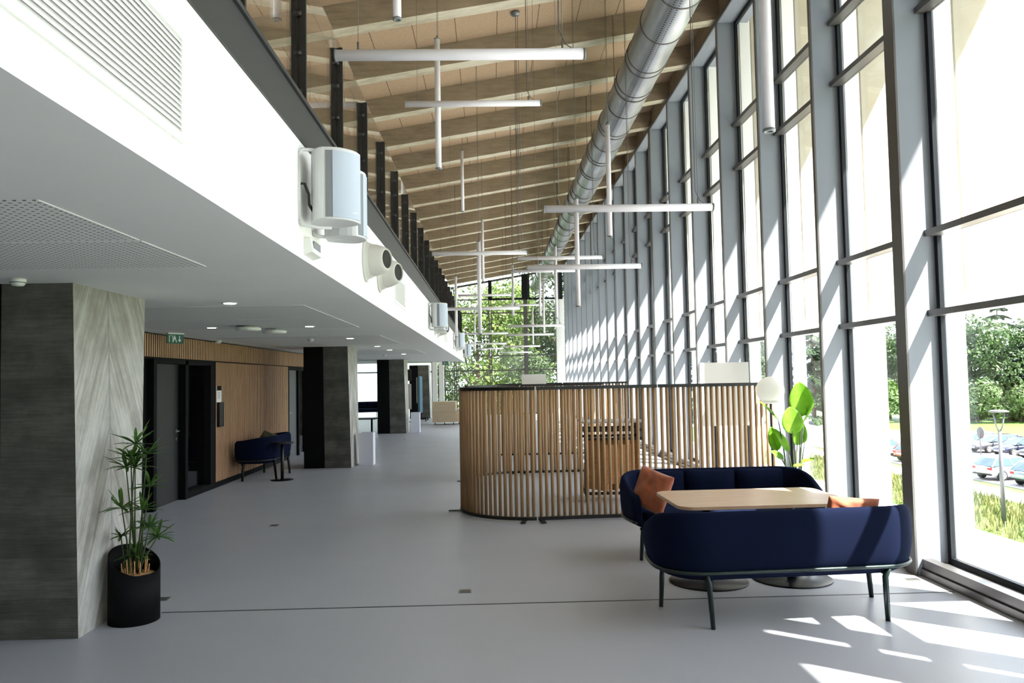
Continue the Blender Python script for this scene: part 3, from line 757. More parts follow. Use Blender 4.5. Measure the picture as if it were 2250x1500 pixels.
def screen(loc, pts, nr, lab, rz=0, feet=(0, -1), side=-1):
    t = thing('rod_screen', lab, 'screen', loc, rz, 'wooden rod screens')
    P = [Vector((p[0], p[1], 0)) for p in pts]
    segs = [(P[i + 1] - P[i]).length for i in range(len(P) - 1)]; tot = sum(segs)
    def pos(s):
        for i, q in enumerate(segs):
            if s <= q or i == len(segs) - 1:
                return P[i].lerp(P[i + 1], s / q), (P[i + 1] - P[i]).normalized()
            s -= q
    for i in range(nr):
        p, _ = pos(tot * (i + .5) / nr); rod(t, p.x, p.y)
    b = MB(); rail_path(b, pts, 1.605, 1.645, .05); b.build('top_rail', 'black_metal', t)
    b = MB(); rail_path(b, pts, .015, .055, .05); b.build('bottom_rail', 'black_metal', t)
    for s in (tot * .03, tot * .9):
        p, d = pos(s); nn = Vector((-d.y, d.x, 0)) * side
        b = MB(); c = p + nn * .07; b.obox((c.x, c.y, .0105), (.06, .22, .009), math.atan2(nn.y, nn.x) - math.pi / 2); b.build('foot', 'black_metal', t)
    return t
def arc(cx, cy, r, a0, a1, n=14): return [(cx + r * math.cos(R(a0 + (a1 - a0) * i / n)), cy + r * math.sin(R(a0 + (a1 - a0) * i / n))) for i in range(n + 1)]
screen((0, 0, 0), arc(.52, 10.5, .95, 180, 270), 21, 'curved wooden rod screen at the near left corner of the enclosure', side=-1)
screen((0, 0, 0), [(.54, 9.55), (2.06, 9.66)], 21, 'straight rod screen directly right of the near curved one')
screen((0, 0, 0), [(2.08, 9.66), (3.58, 9.74)], 21, 'straight rod screen nearest the windows, behind the navy sofas')
screen((0, 0, 0), arc(.50, 13.4, .95, 180, 90), 21, 'curved rod screen at the back left corner of the enclosure', side=1)
screen((0, 0, 0), [(.52, 14.35), (2.04, 14.35)], 21, 'straight rod screen at the back of the enclosure', side=1)
screen((0, 0, 0), [(.1, 17.7), (1.6, 17.7)], 20, 'farther straight rod screen behind the enclosure', side=1)
screen((0, 0, 0), [(1.62, 17.7), (3.1, 17.7)], 20, 'farthest right rod screen near the glazing', side=1)

# white boards behind the screens
def wboard(x0, x1, y, z0, z1, lab):
    t = thing('mobile_board', lab, 'board', ((x0 + x1) / 2, y, 0)); h = (x1 - x0) / 2
    b = MB(); b.box(-h, h, -.015, .015, z0, z1); b.build('panel', 'white_sheet', t)
    b = MB()
    for s in (-h * .7, h * .7): b.box(s - .015, s + .015, .016, .046, .03, z1 - .1); b.box(s - .02, s + .02, -.25, .25, 0, .03)
    b.build('stand', 'plastic_white', t)
wboard(2.86, 3.54, 10.6, 1.05, 1.92, 'larger white mobile board standing behind the screen by the windows')
wboard(.57, 1.03, 14.75, 1.1, 1.83, 'small white board showing above the back rod screen')

# storage rack with folded tables inside the enclosure
t = thing('folding_table_rack', 'black wheeled rack of folded wooden tables inside the rod enclosure', 'rack', (1.70, 11.2, 0))
b = MB()
for x in (-.42, .40):
    for y in (-.3, .3): b.box(x, x + .035, y, y + .035, .08, 1.1)
    b.box(x, x + .035, -.3, .3, .1, .14); b.box(x, x + .035, -.3, .3, .98, 1.02)
for y in (-.3, .3): b.box(-.42, .43, y, y + .035, .98, 1.02); b.box(-.42, .43, y, y + .035, .86, .9); b.box(-.42, .43, y, y + .035, .1, .14)
b.build('frame', 'black_metal', t)
b = MB(); b.box(-.43, .44, -.32, .36, 1.10, 1.125); b.build('top_board', 'board_grey', t)
for i in range(4):
    b = MB(); b.obox((-.22 + i * .15, -.05 + .06 * i, .5), (.03, .5, .72), R(35), ry=R(4)); b.build('wooden_panel', 'rack_wood', t)
b = MB(); b.obox((.08, -.27, .52), (.42, .03, .55)); b.build('wooden_panel', 'rack_wood', t)
for x in (-.4, .4):
    for y in (-.28, .3): b = MB(); b.lathe([(.001, -.012), (.04, -.012), (.04, .012), (.001, .012)], (x, y, .04), 16, axis='X'); b.build('wheel', 'tyre', t)

# ---------------------------------------------------------------- sofas
def upath(W, D, r, inset, n=8):
    """U shaped plan, open to -y; returns points and outward normals"""
    w = W / 2 - inset; yb = D / 2 - inset; yf = -D / 2 + inset * .3; pts = []
    rr = max(.08, r - inset)
    q = 5
    for i in range(q): pts.append((-w + .05 * (1 - i / q) ** 2, yf + (yb - rr - yf) * i / q))
    for i in range(n + 1):
        a = R(180 - 90 * i / n); pts.append((-w + rr + rr * math.cos(a), yb - rr + rr * math.sin(a)))
    for i in range(1, 8): pts.append((-w + rr + (2 * w - 2 * rr) * i / 8, yb))
    for i in range(n + 1):
        a = R(90 - 90 * i / n); pts.append((w - rr + rr * math.cos(a), yb - rr + rr * math.sin(a)))
    for i in range(1, q + 1): pts.append((w - .05 * (i / q) ** 2, yb - rr + (yf - (yb - rr)) * i / q))
    return pts
def make_sofa(name, lab, W, D, nseg, loc, rz, frame='green_frame', grp='navy tub sofas', dropk=.17):
    t = thing(name, lab, 'sofa', loc, rz, grp)
    # shell
    b = MB(); prof = [(.10, .315), (.035, .36), (.008, .45), (.0, .58), (.0, .72), (.012, .775), (.04, .80), (.07, .785), (.085, .74), (.095, .60), (.10, .44), (.11, .34)]
    base = [upath(W, D, .34, o) for o, _ in prof]
    N = len(base[0]); rings = []
    for i in range(N):
        yy = base[0][i][1]; yb = D / 2; f = min(1, max(0, (yb - yy - .10) / (D - .12)))
        drop = dropk * f * f * (3 - 2 * f)
        ring = []
        for j, (o, z) in enumerate(prof):
            x, y = base[j][i]
            zz = z - drop * max(0, (z - .40) / .40)
            ring.append(b.bm.verts.new((x, y, zz)))
        rings.append(ring)
    K = len(prof)
    for i in range(N - 1):
        for j in range(K): b.bm.faces.new((rings[i][j], rings[i][(j + 1) % K], rings[i + 1][(j + 1) % K], rings[i + 1][j]))
    b.bm.faces.new(rings[0]); b.bm.faces.new(rings[-1])
    b.build('shell', 'navy', t, subsurf=2, smooth=True)
    # seat pan + cushion
    def slab(ins, z0, z1, nm, mat, round_=.03, yfront=-.02):
        P = upath(W, D, .34, ins); P = [(x, max(y, -D / 2 + .01)) for x, y in P]
        b = MB(); n_ = len(P); lv = [(z0, round_), (z0 + round_, 0), (z1 - round_, 0), (z1, round_), (z1 + .006, round_ + .12)]
        cx, cy = 0, 0; rg = []
        for z, s in lv:
            rg.append([b.bm.verts.new((x * (1 - s / (W / 2)), cy + (y - cy) * (1 - s / (D / 2)), z)) for x, y in P])
        for k in range(len(rg) - 1):
            for i in range(n_): b.bm.faces.new((rg[k][i], rg[k][(i + 1) % n_], rg[k + 1][(i + 1) % n_], rg[k + 1][i]))
        b.bm.faces.new(rg[0]); b.bm.faces.new(rg[-1])
        return b.build(nm, mat, t, subsurf=1, smooth=True)
    slab(.09, .295, .37, 'seat_base', 'navy')
    slab(.098, .36, .465, 'seat_cushion', 'navy', .035)
    # back cushions
    iw = W - .34 * 1.1; seg = iw / nseg
    for i in range(nseg):
        x0 = -iw / 2 + i * seg
        b = MB(); nx, nz = 6, 6
        g = [[None] * (nz + 1) for _ in range(nx + 1)]; h = [[None] * (nz + 1) for _ in range(nx + 1)]
        for a_ in range(nx + 1):
            for c_ in range(nz + 1):
                fx = a_ / nx; fz = c_ / nz; bul = (1 - (2 * fx - 1) ** 6) * (1 - (2 * fz - 1) ** 6)
                x = x0 + .004 + (seg - .008) * fx; z = .455 + .325 * fz
                g[a_][c_] = b.bm.verts.new((x, D / 2 - .105 - .055 * bul - .02 * (1 - fz), z)); h[a_][c_] = b.bm.verts.new((x, D / 2 - .085, z))
        for a_ in range(nx):
            for c_ in range(nz):
                b.bm.faces.new((g[a_][c_], g[a_ + 1][c_], g[a_ + 1][c_ + 1], g[a_][c_ + 1])); b.bm.faces.new((h[a_][c_], h[a_][c_ + 1], h[a_ + 1][c_ + 1], h[a_ + 1][c_]))
        for a_ in range(nx): b.bm.faces.new((g[a_][0], h[a_][0], h[a_ + 1][0], g[a_ + 1][0])); b.bm.faces.new((g[a_][nz], g[a_ + 1][nz], h[a_ + 1][nz], h[a_][nz]))
        for c_ in range(nz): b.bm.faces.new((g[0][c_], g[0][c_ + 1], h[0][c_ + 1], h[0][c_])); b.bm.faces.new((g[nx][c_], h[nx][c_], h[nx][c_ + 1], g[nx][c_ + 1]))
        b.build('back_cushion', 'navy', t, subsurf=1, smooth=True)
    # frame rail follows the underside of the shell
    P = upath(W, D, .34, .022)
    b = MB(); b.tube([(x, y, .375 - .0) for x, y in P], .014, 10)
    xl = W / 2 - .13; b.tube([(-xl, -D / 2 + .12, .30), (xl, -D / 2 + .12, .30)], .014, 8)
    b.build('rail', frame, t)
    fw, bw = W / 2 - .14, W / 2 - .345
    for s in (-1, 1):
        for top, foot in (((s * (fw - .02), -D / 2 + .14, .31), (s * fw, -.22, 0)), ((s * (bw + .03), D / 2 - .035, .365), (s * bw, .27, 0))):
            b = MB(); tp = Vector(top); ft = Vector(foot)
            if ft.y > 0: ft = Vector((s * bw, D / 2 - .02, 0)); pts = [tp, Vector((s * (bw + .01), D / 2 - .05, .30)), ft + Vector((0, 0, .001))]
            else: pts = [tp, tp.lerp(ft, .3), ft + Vector((0, 0, .001))]
            b.tube(pts, .02, 10, radii=[.021, .025, .02], flat_=.8)
            if foot[1] > 0: b.tube([pts[1] + Vector((0, 0, .02)), pts[1] + Vector((-s * .0, -.12, .03)), (s * bw, -D / 2 + .14, .305)], .013, 8)
            b.build('leg', frame, t)
    return t
make_sofa('sofa', 'navy three-seat tub sofa with its back to the camera', 1.95, .74, 3, (2.10, 5.76, 0), R(183.5))
make_sofa('sofa', 'navy three-seat tub sofa facing the camera against the rod screen', 1.95, .74, 3, (2.22, 7.66, 0), R(1.5))
make_sofa('sofa', 'small navy sofa against the larch slat wall', 1.62, .70, 2, (-4.28, 14.75, 0), R(-90), 'black_metal', dropk=.07)
make_sofa('sofa', 'black-looking sofa silhouetted against the far left window', 1.62, .70, 2, (-6.0, 37.6, 0), R(20), 'black_metal')

# cushions
def pillow(name, lab, mat, w, h, d, mtx, seed=0):
    b = MB(); n_ = 22; V = {}
    for s in (-1, 1):
        for i in range(n_ + 1):
            for j in range(n_ + 1):
                fx = 2 * i / n_ - 1; fz = 2 * j / n_ - 1
                if s == 1 and (i in (0, n_) or j in (0, n_)): V[s, i, j] = V[-1, i, j]; continue
                t_ = (max(0, 1 - fx ** 4) * max(0, 1 - fz ** 4)) ** .55
                pin = 1 - .05 * (1 - abs(fx) ** 2) * abs(fz) ** 3; pin2 = 1 - .05 * (1 - abs(fz) ** 2) * abs(fx) ** 3
                x = fx * w / 2 * pin2; z = fz * h / 2 * pin
                wr = noise.noise(Vector((fx * 2.2 + seed, fz * 2.2, s))) * .028 + abs(noise.noise(Vector((fx * 1.6 + fz * 2.2 + seed, fz * 1.1 - fx, s * 3)))) * -.03
                V[s, i, j] = b.bm.verts.new((x, s * (d / 2 * t_ + wr * t_), z))
    for s in (-1, 1):
        for i in range(n_):
            for j in range(n_):
                q = [V[s, i, j], V[s, i + 1, j], V[s, i + 1, j + 1], V[s, i, j + 1]]
                b.bm.faces.new(q if s < 0 else q[::-1])
    o = b.build(name, mat, subsurf=1, smooth=True); o.matrix_world = mtx; return o
def T(*a): return Matrix.Translation(a)
def Rm(a, ax): return Matrix.Rotation(R(a), 4, ax)
tag(pillow('cushion', '', 'leather_tan', .40, .40, .15, T(1.50, 7.36, .665) @ Rm(-52, 'Z') @ Rm(14, 'Y') @ Rm(-14, 'X'), 3), 'rust orange cushion leaning in the left corner of the far navy sofa', 'cushion')
tag(pillow('cushion', '', 'leather_tan', .40, .40, .13, T(2.60, 5.66, .655) @ Rm(4, 'Z') @ Rm(5, 'Y') @ Rm(16, 'X'), 9), 'rust orange cushion peeking over the back of the near sofa', 'cushion')
tag(pillow('cushion', '', 'green_cushion', .42, .34, .13, T(-4.36, 15.12, .66) @ Rm(-35, 'Z') @ Rm(12, 'Y') @ Rm(-32, 'X'), 5), 'sage green cushion on the small navy sofa', 'cushion')

# ---------------------------------------------------------------- tables
t = thing('meeting_table', 'oak topped rectangular table with rounded corners between the navy sofas', 'table', (2.17, 6.56, 0), R(1.5))
b = MB(); hw, hd, r = .72, .455, .13; P = []
for cx, cy, a0 in ((hw - r, hd - r, 0), (-hw + r, hd - r, 90), (-hw + r, -hd + r, 180), (hw - r, -hd + r, 270)):
    for i in range(9): a = R(a0 + 90 * i / 8); P.append((cx + r * math.cos(a), cy + r * math.sin(a)))
b.prism(P, .685, .712); b.build('tabletop', 'table_wood', t, bevel=.003)
for s in (-.36, .36):
    b = MB(); b.lathe([(.001, .0), (.33, 0), (.33, .008), (.325, .011), (.05, .012), (.001, .012)], (s, .06, 0), 48); b.build('base_plate', 'base_dark', t)
    b = MB(); b.tube([(s, .06, .012), (s, .06, .66)], .04, 20); b.obox((s, .04, .672), (.2, .5, .02)); b.build('pedestal', 'black_metal', t)
t = thing('side_table', 'small black round side table in front of the small navy sofa', 'table', (-3.82, 14.2, 0))
b = MB(); b.lathe([(.001, .655), (.205, .655), (.21, .665), (.21, .675), (.001, .678)], n=32); b.build('tabletop', 'black_metal', t)
b = MB(); b.tube([(0, 0, .01), (0, 0, .655)], .03, 16); b.build('pedestal', 'black_metal', t)
b = MB(); b.lathe([(.001, 0), (.2, 0), (.2, .008), (.001, .012)], n=32); b.build('base_plate', 'base_dark', t)
t = thing('coffee_table', 'low dark table seen between the second and third columns', 'table', (-4.55, 26.6, 0))
b = MB(); b.box(-.6, .6, -.4, .4, .48, .51); b.build('tabletop', 'black_matt', t)
for x in (-.45, .40): b = MB(); b.box(x, x + .06, -.03, .03, 0, .48); b.build('leg', 'black_metal', t)

# ---------------------------------------------------------------- bins
def bin_(loc, lab):
    t = thing('waste_bin', lab, 'bin', loc)
    b = MB(); w = .15
    b.box(-w, w, -w, -w + .008, 0, .68); b.box(-w, w, w - .008, w, 0, .68); b.box(-w, -w + .008, -w + .008, w - .008, 0, .68); b.box(w - .008, w, -w + .008, w - .008, 0, .68); b.box(-w + .008, w - .008, -w + .008, w - .008, .0, .01)
    b.build('body', 'bin_white', t)
    b = MB(); b.box(-w + .012, w - .012, -w + .012, w - .012, .6, .61); b.build('liner', 'black_matt', t)
bin_((-2.66, 16.5, 0), 'white square bin beside the second concrete column, nearer one')
bin_((-2.62, 26.5, 0), 'white square bin beside the third concrete column, farther one')

# ---------------------------------------------------------------- far furniture
t = thing('step_bench', 'pale wooden stepped bench unit on castors at the far end of the aisle', 'bench', (-1.85, 31.2, 0))
b = MB(); b.box(-.52, .40, -.55, .45, .10, .5); b.box(-.52, .40, -.55, .45, .505, .91); b.build('tall_block', 'light_wood', t)
b = MB(); b.box(.41, .62, -.3, .95, .10, .5); b.build('low_step', 'light_wood', t)
b = MB(); b.box(.42, .61, -.2, .9, .5, .58); b.build('seat_pad', 'board_grey', t)
for x in (-.42, -.05, .3, .52):
    b = MB(); b.lathe([(.001, -.015), (.045, -.015), (.045, .015), (.001, .015)], (x, -.5 if x < .4 else -.25, .045), 14, axis='X'); b.build('castor', 'tyre', t)
t = thing('mobile_screen', 'teal edged mobile presentation board on wheels before the far column', 'board', (-3.2, 34.0, 0))
b = MB(); b.box(.0, .10, -.6, .6, .35, 1.95); b.build('felt_panel', 'teal', t, bevel=.03)
b = MB(); b.box(-.06, -.02, -.55, .55, .8, 1.9); b.build('writing_board', 'board_grey', t)
b = MB(); b.box(-.25, .35, -.5, -.46, .08, .13); b.box(-.25, .35, .46, .5, .08, .13); b.box(.03, .07, -.5, -.46, .1, .4); b.box(.03, .07, .46, .5, .1, .4); b.build('stand', 'black_metal', t)
for x in (-.25, .33):
    for y in (-.48, .48): b = MB(); b.lathe([(.001, -.02), (.05, -.02), (.05, .02), (.001, .02)], (x, y, .05), 14, axis='X'); b.build('wheel', 'tyre', t)
t = thing('wall_screen', 'black flat screen above the grey board near the far column', 'screen', (-3.75, 33.2, 1.75)); b = MB(); b.box(-.3, .3, -.03, .03, 0, .5); b.build('display', 'black_metal', t)
b = MB(); b.box(-.03, .03, .03, .06, -1.75, .3); b.box(-.3, .3, -.1, .2, -1.75, -1.72); b.build('stand', 'black_metal', t)
b = MB(); b.box(-.34, .3, -.02, .02, -1.2, -.12); b.build('grey_board', 'board_grey', t)

# ---------------------------------------------------------------- globe lamp
t = thing('floor_lamp', 'white opal globe floor lamp on a black pole beside the rod screen', 'floor lamp', (3.20, 8.85, 0))
b = MB(); P = [(.001, 1.405), (.10, 1.41), (.115, 1.43)] + [(.158 * math.cos(R(a)), 1.56 + .158 * math.sin(R(a))) for a in range(-50, 90, 10)] + [(.001, 1.718)]
b.lathe(P, n=40); b.build('globe', 'opal', t)
b = MB(); b.tube([(0, 0, .01), (0, 0, 1.405)], .011, 10); b.build('pole', 'black_metal', t)
b = MB(); b.lathe([(.001, 0), (.15, 0), (.15, .012), (.001, .015)], n=28); b.build('base', 'black_metal', t)

# ---------------------------------------------------------------- bird of paradise plant
PY = 8.45
t = thing('potted_plant', 'tall bird of paradise plant with big bright leaves by the window', 'plant', (3.30, PY, 0))
b = MB(); b.lathe([(.001, 0), (.13, 0), (.165, .3), (.15, .3), (.15, .27), (.001, .27)], n=28); b.build('pot', 'black_metal', t)
b = MB(); b.lathe([(.149, .272), (.001, .285)], n=28); b.build('soil', 'soil', t)
def bigleaf(parent, base, tip, w, nrm, fold=.25):
    base = Vector(base); tip = Vector(tip); ax = (tip - base); Ln = ax.length; ax.normalize(); nrm = Vector(nrm); sd = ax.cross(nrm).normalized(); nrm = sd.cross(ax).normalized()
    b = MB(); nL, nW = 14, 4; g = []
    for i in range(nL + 1):
        f = i / nL; ww = w / 2 * (math.sin(math.pi * f ** .8) ** .62 if 0 < f < 1 else .02)
        row = []
        for j in range(-nW, nW + 1):
            q = j / nW
            p = base + ax * (Ln * f) + sd * (ww * q) + nrm * (abs(q) * ww * fold - .10 * Ln * f * f + .004 * math.sin(f * 50) * abs(q))
            row.append(b.bm.verts.new(p))
        g.append(row)
    for i in range(nL):
        for j in range(2 * nW): b.bm.faces.new((g[i][j], g[i][j + 1], g[i + 1][j + 1], g[i + 1][j]))
    o = b.build('leaf', ['leaf_strel'], parent, smooth=True)
    s_ = o.modifiers.new('thick', 'SOLIDIFY'); s_.thickness = .0012
    b = MB(); b.tube([base - ax * .0, base + ax * (Ln * .9) - nrm * (.10 * Ln * .8 - .0)], .003, 6, radii=[.004, .0015]); b.build('midrib', 'stem_dark', o)
O = Vector((3.30, PY, 0))
lv = [((1762, 915), (1757, 838), .26, (-.2, -1, .1), PY), ((1741, 953), (1738, 893), .25, (.1, -1, .0), PY - .12), ((1752, 978), (1756, 925), .2, (.3, -1, .1), PY + .1), ((1766, 925), (1787, 880), .1, (.9, -.5, .2), PY),
      ((1710, 922), (1667, 873), .07, (.6, -.5, .6), PY - .05), ((1708, 990), (1694, 938), .13, (-.4, -1, 0), PY), ((1733, 993), (1704, 940), .11, (.5, -1, .1), PY - .05), ((1757, 1016), (1791, 1004), .06, (.1, -.6, 1), PY - .02),
      ((1722, 1008), (1695, 989), .075, (.2, -1, .5), PY - .1), ((1768, 972), (1769, 930), .09, (.8, -1, 0), PY + .12), ((1742, 1024), (1770, 1018), .05, (0, -.6, 1), PY - .1)]
for bp, tp, w, nr, yy in lv:
    B = at(*bp, y=yy) - O; Tt = at(*tp, y=yy) - O
    bigleaf(t, B, Tt, w, nr)
    b = MB(); root = Vector((random.uniform(-.05, .05), random.uniform(-.05, .05), .28)); mid = root.lerp(B, .6) + Vector((0, 0, .08))
    b.tube([root, root.lerp(mid, .6), mid, B], .006, 8, radii=[.011, .009, .007, .004]); b.build('stalk', 'stem_dark' if random.random() < .6 else 'stem_green', t)

# ---------------------------------------------------------------- umbrella plant in a slanted black pot
CX, CY = -2.695, 5.93
t = thing('potted_plant', 'umbrella plant with spiky leaf rosettes in a black pot beside the chevron column', 'plant', (CX, CY, 0))
b = MB(); n_ = 48; r = .178; rings = []
def zt(a): return .445 + .095 * (-math.cos(a) * .8 + math.sin(a) * .6)
for rr, zf in ((r, lambda a: 0), (r, zt), (r - .008, zt), (r - .008, lambda a: .36)):
    rings.append([b.bm.verts.new((rr * math.cos(2 * math.pi * k / n_), rr * math.sin(2 * math.pi * k / n_), zf(2 * math.pi * k / n_))) for k in range(n_)])
for i in range(3):
    for k in range(n_): f = b.bm.faces.new((rings[i][k], rings[i][(k + 1) % n_], rings[i + 1][(k + 1) % n_], rings[i + 1][k])); f.smooth = i != 1
b.bm.faces.new(rings[0]); b.build('pot', 'black_matt', t)
b = MB(); b.lathe([(.169, .335), (.1, .35), (.001, .36)], n=32); b.build('wood_chips', 'soil', t)
heads = [(298, 975, 1.0), (288, 1006, .9), (322, 997, .95), (277, 1026, .95), (297, 1026, .9), (329, 1069, .8), (268, 1116, .95), (313, 1119, .75), (266, 1179, .75), (328, 1157, .8), (345.6, 1179, .8), (297, 1220, .7)]
CO = Vector((CX, CY, 0))
for u, v, s in heads:
    yy = CY + random.uniform(-.08, .06)
    P = at(u, v, y=yy) - CO; P.x = max(P.x, -.15)
    root = Vector((P.x * .35 + random.uniform(-.03, .03), random.uniform(-.05, .05), .345))
    b = MB(); b.tube([root, root.lerp(P, .5) + Vector((random.uniform(-.01, .01), 0, .0)), P], .005, 7, radii=[.007, .006, .004]); b.build('stem', 'stem_green', t)
    b = MB()
    nl = 16
    for k in range(nl):
        az = 2 * math.pi * k / nl + random.uniform(-.15, .15); el = random.choice((R(12), R(35), R(58))) + random.uniform(-.12, .12)
        d = Vector((math.cos(az) * math.cos(el), math.sin(az) * math.cos(el), math.sin(el)))
        if P.x < -.08 and d.x < 0: d.x *= .45
        Ln = random.uniform(.16, .23) * s; sd = d.cross(Vector((0, 0, 1))).normalized(); nn = sd.cross(d)
        pts = [(0, .004), (.25, .011), (.6, .012), (.85, .008), (1, .0008)]; row = []
        for f, w in pts:
            c = P + d * (Ln * f) - Vector((0, 0, 1)) * (.05 * f * f * math.cos(el)) 
            c.x = max(c.x, -.185)
            row.append((b.bm.verts.new(c - sd * w), b.bm.verts.new(c - nn * w * .45), b.bm.verts.new(c + sd * w)))
        for i in range(len(row) - 1):
            for j in (0, 1): b.bm.faces.new((row[i][j], row[i][j + 1], row[i + 1][j + 1], row[i + 1][j]))
    b.build('leaf_rosette', 'leaf_cyp', t, smooth=True)
b = MB()
for k in range(26):
    a = random.random() * 6.28; q = random.uniform(.02, .1); x, y = q * math.cos(a), q * math.sin(a)
    b.tube([(x, y, .34), (x * 1.1, y * 1.1, .34 + random.uniform(.04, .13))], .006, 6, radii=[.008, .004])
b.build('cut_stalks', 'soil', t)

# ================================================================ outdoors
GZ = -5.0
def ground(name, x0, x1, y0, y1, z, mat, label):
    b = MB(); b.box(x0, x1, y0, y1, z - .3, z); o = b.build(name, mat); return struct(o, label)
ground('ground', -250, 400, -120, 420, GZ - .05, 'leaf_grass', 'wide green lawn around the building')
ground('terrace', 4.0, 20.5, -40, 140, GZ + .02, 'paving', 'bright pale paving below the glazed wall')
ground('path', 26.5, 28.7, -40, 180, GZ + .02, 'path', 'pale footpath between tall grass and car park')
ground('car_park', 29.9, 47, -20, 110, GZ + .02, 'asphalt', 'grey asphalt car park')
b = MB(); random.seed(3)
for i in range(9000):
    x = random.uniform(20.6, 26.1); y = random.uniform(24, 66); h = random.uniform(.15, .5); a = random.random() * 3.14; w = .05
    dx, dy = math.cos(a) * w, math.sin(a) * w; lx, ly = random.uniform(-.15, .15), random.uniform(-.15, .15)
    b.quad([(x - dx, y - dy, GZ), (x + dx, y + dy, GZ), (x + dx * .3 + lx, y + dy * .3 + ly, GZ + h), (x - dx * .3 + lx, y - dy * .3 + ly, GZ + h)])
b.noflip = True
o = b.build('tall_grass', 'weeds'); o['kind'] = 'stuff'; o['label'] = 'strip of tall yellow green grass below the windows'; o['category'] = 'grass'

def foliage_blobs(b, blobs, nleaf, size, seed):
    rnd = random.Random(seed)
    vol = [bb[3] ** 2 for bb in blobs]; tot = sum(vol)
    for bb, v in zip(blobs, vol):
        for _ in range(int(nleaf * v / tot)):
            while True:
                d = Vector((rnd.uniform(-1, 1), rnd.uniform(-1, 1), rnd.uniform(-1, 1)))
                if .01 < d.length < 1: break
            d.normalize(); rr = bb[3] * (rnd.uniform(.55, 1) ** .5) * (1 + .25 * noise.noise(d * 2 + Vector(bb[:3])))
            p = Vector(bb[:3]) + Vector((d.x, d.y, d.z * .8)) * rr
            n_ = (d + Vector((rnd.uniform(-.8, .8), rnd.uniform(-.8, .8), rnd.uniform(-.3, .9)))).normalized()
            a = n_.orthogonal().normalized(); a = Matrix.Rotation(rnd.random() * 6.28, 3, n_) @ a; c = n_.cross(a); s = size * rnd.uniform(.6, 1.3)
            b.quad([p - a * s, p - c * s * .55 , p + a * s, p + c * s * .55])
def broadleaf(h, w, nleaf, size, seed, mat, nb=16):
    rnd = random.Random(seed); blobs = []; b = MB()
    for i in range(nb):
        a = rnd.random() * 6.28; f = rnd.uniform(.25, 1); rad = w * (.55 - abs(f - .5) * .5) * rnd.uniform(.3, 1)
        blobs.append((math.cos(a) * rad, math.sin(a) * rad, h * f * .92, w * rnd.uniform(.16, .28)))
    foliage_blobs(b, blobs, nleaf, size, seed); b.noflip = True
    tr = MB(); tr.tube([(0, 0, 0), (.1, 0, h * .35), (.0, .1, h * .7)], .2, 8, radii=[h * .022, h * .016, h * .006])
    for bb in blobs[:8]: tr.tube([(0, 0, h * rnd.uniform(.2, .45)), (bb[0] * .5, bb[1] * .5, bb[2] * .8), bb[:3]], .05, 6, radii=[h * .008, h * .005, h * .002])
    return b, tr, mat
def conifer(h, w, nleaf, size, seed, mat):
    rnd = random.Random(seed); b = MB(); layers = 15
    for L_ in range(layers):
        f = L_ / layers; rad = w * (1 - f) ** .8 * rnd.uniform(.8, 1.1); z = h * (.06 + .92 * f)
        for br in range(9):
            a = rnd.random() * 6.28
            for _ in range(max(3, int(nleaf / layers / 9 * (1.6 - f)))):
                q = rnd.uniform(.15, 1); x = math.cos(a) * rad * q; y = math.sin(a) * rad * q; sp = .16 * rad * (1 - q * .4)
                p = Vector((x + rnd.uniform(-sp, sp), y + rnd.uniform(-sp, sp), z - q * q * rad * .28 + rnd.uniform(-.12, .12)))
                n_ = Vector((rnd.uniform(-.5, .5), rnd.uniform(-.5, .5), 1)).normalized(); aa = Vector((math.cos(a), math.sin(a), -.3)).normalized(); c = n_.cross(aa); s = size * rnd.uniform(.6, 1.3)
                b.quad([p - aa * s, p - c * s * .4, p + aa * s, p + c * s * .4])
    b.noflip = True
    tr = MB(); tr.tube([(0, 0, 0), (0, 0, h)], .2, 8, radii=[h * .02, .02])
    return b, tr, mat
def tree(spec, loc, lab, cat='tree', name='tree', grp=None, rz=0, sc=1):
    b, tr, mat = spec
    t = thing(name, lab, cat, loc, rz, grp); t.scale = (sc, sc, sc)
    b.build('foliage', mat, t); tr.build('trunk', 'bark', t); return t
def tree_copy(src, loc, lab, rz, sc, grp=None):
    r = dup(src, loc, rz, lab, grp); r.scale = (sc, sc, sc); return r
# beyond the glazed end wall
GE = 'leafy trees beyond the end glazing'
e1 = tree(broadleaf(15.5, 9.5, 12000, .16, 11, 'leaf_maple', 30), (-1.0, 54, GZ), 'bright leafy tree outside the end window, left of the centre mullion', grp=GE, sc=.86)
e2 = tree(broadleaf(17, 9.5, 13500, .17, 12, 'leaf_maple_dark', 30), (6.4, 57, GZ), 'darker leafy tree outside the right part of the end window', grp=GE)
tree_copy(e1, (-5.5, 58, GZ), 'bright leafy tree outside the left part of the end window', 2.1, .62, GE)
tree_copy(e1, (3.0, 62, GZ), 'leafy tree farther back outside the middle of the end window', 4.0, .92, GE)
tree_copy(e2, (2.5, 50, GZ), 'low leafy tree outside the end window, close to the mullion base', 1.0, .52, GE)
tree_copy(e2, (-3.2, 50, GZ), 'low leafy tree outside the left of the end window', 3.0, .5, GE)
tree_copy(e2, (11.5, 60, GZ), 'dark leafy tree outside beyond the white end pilaster', 5, 1.0, GE)
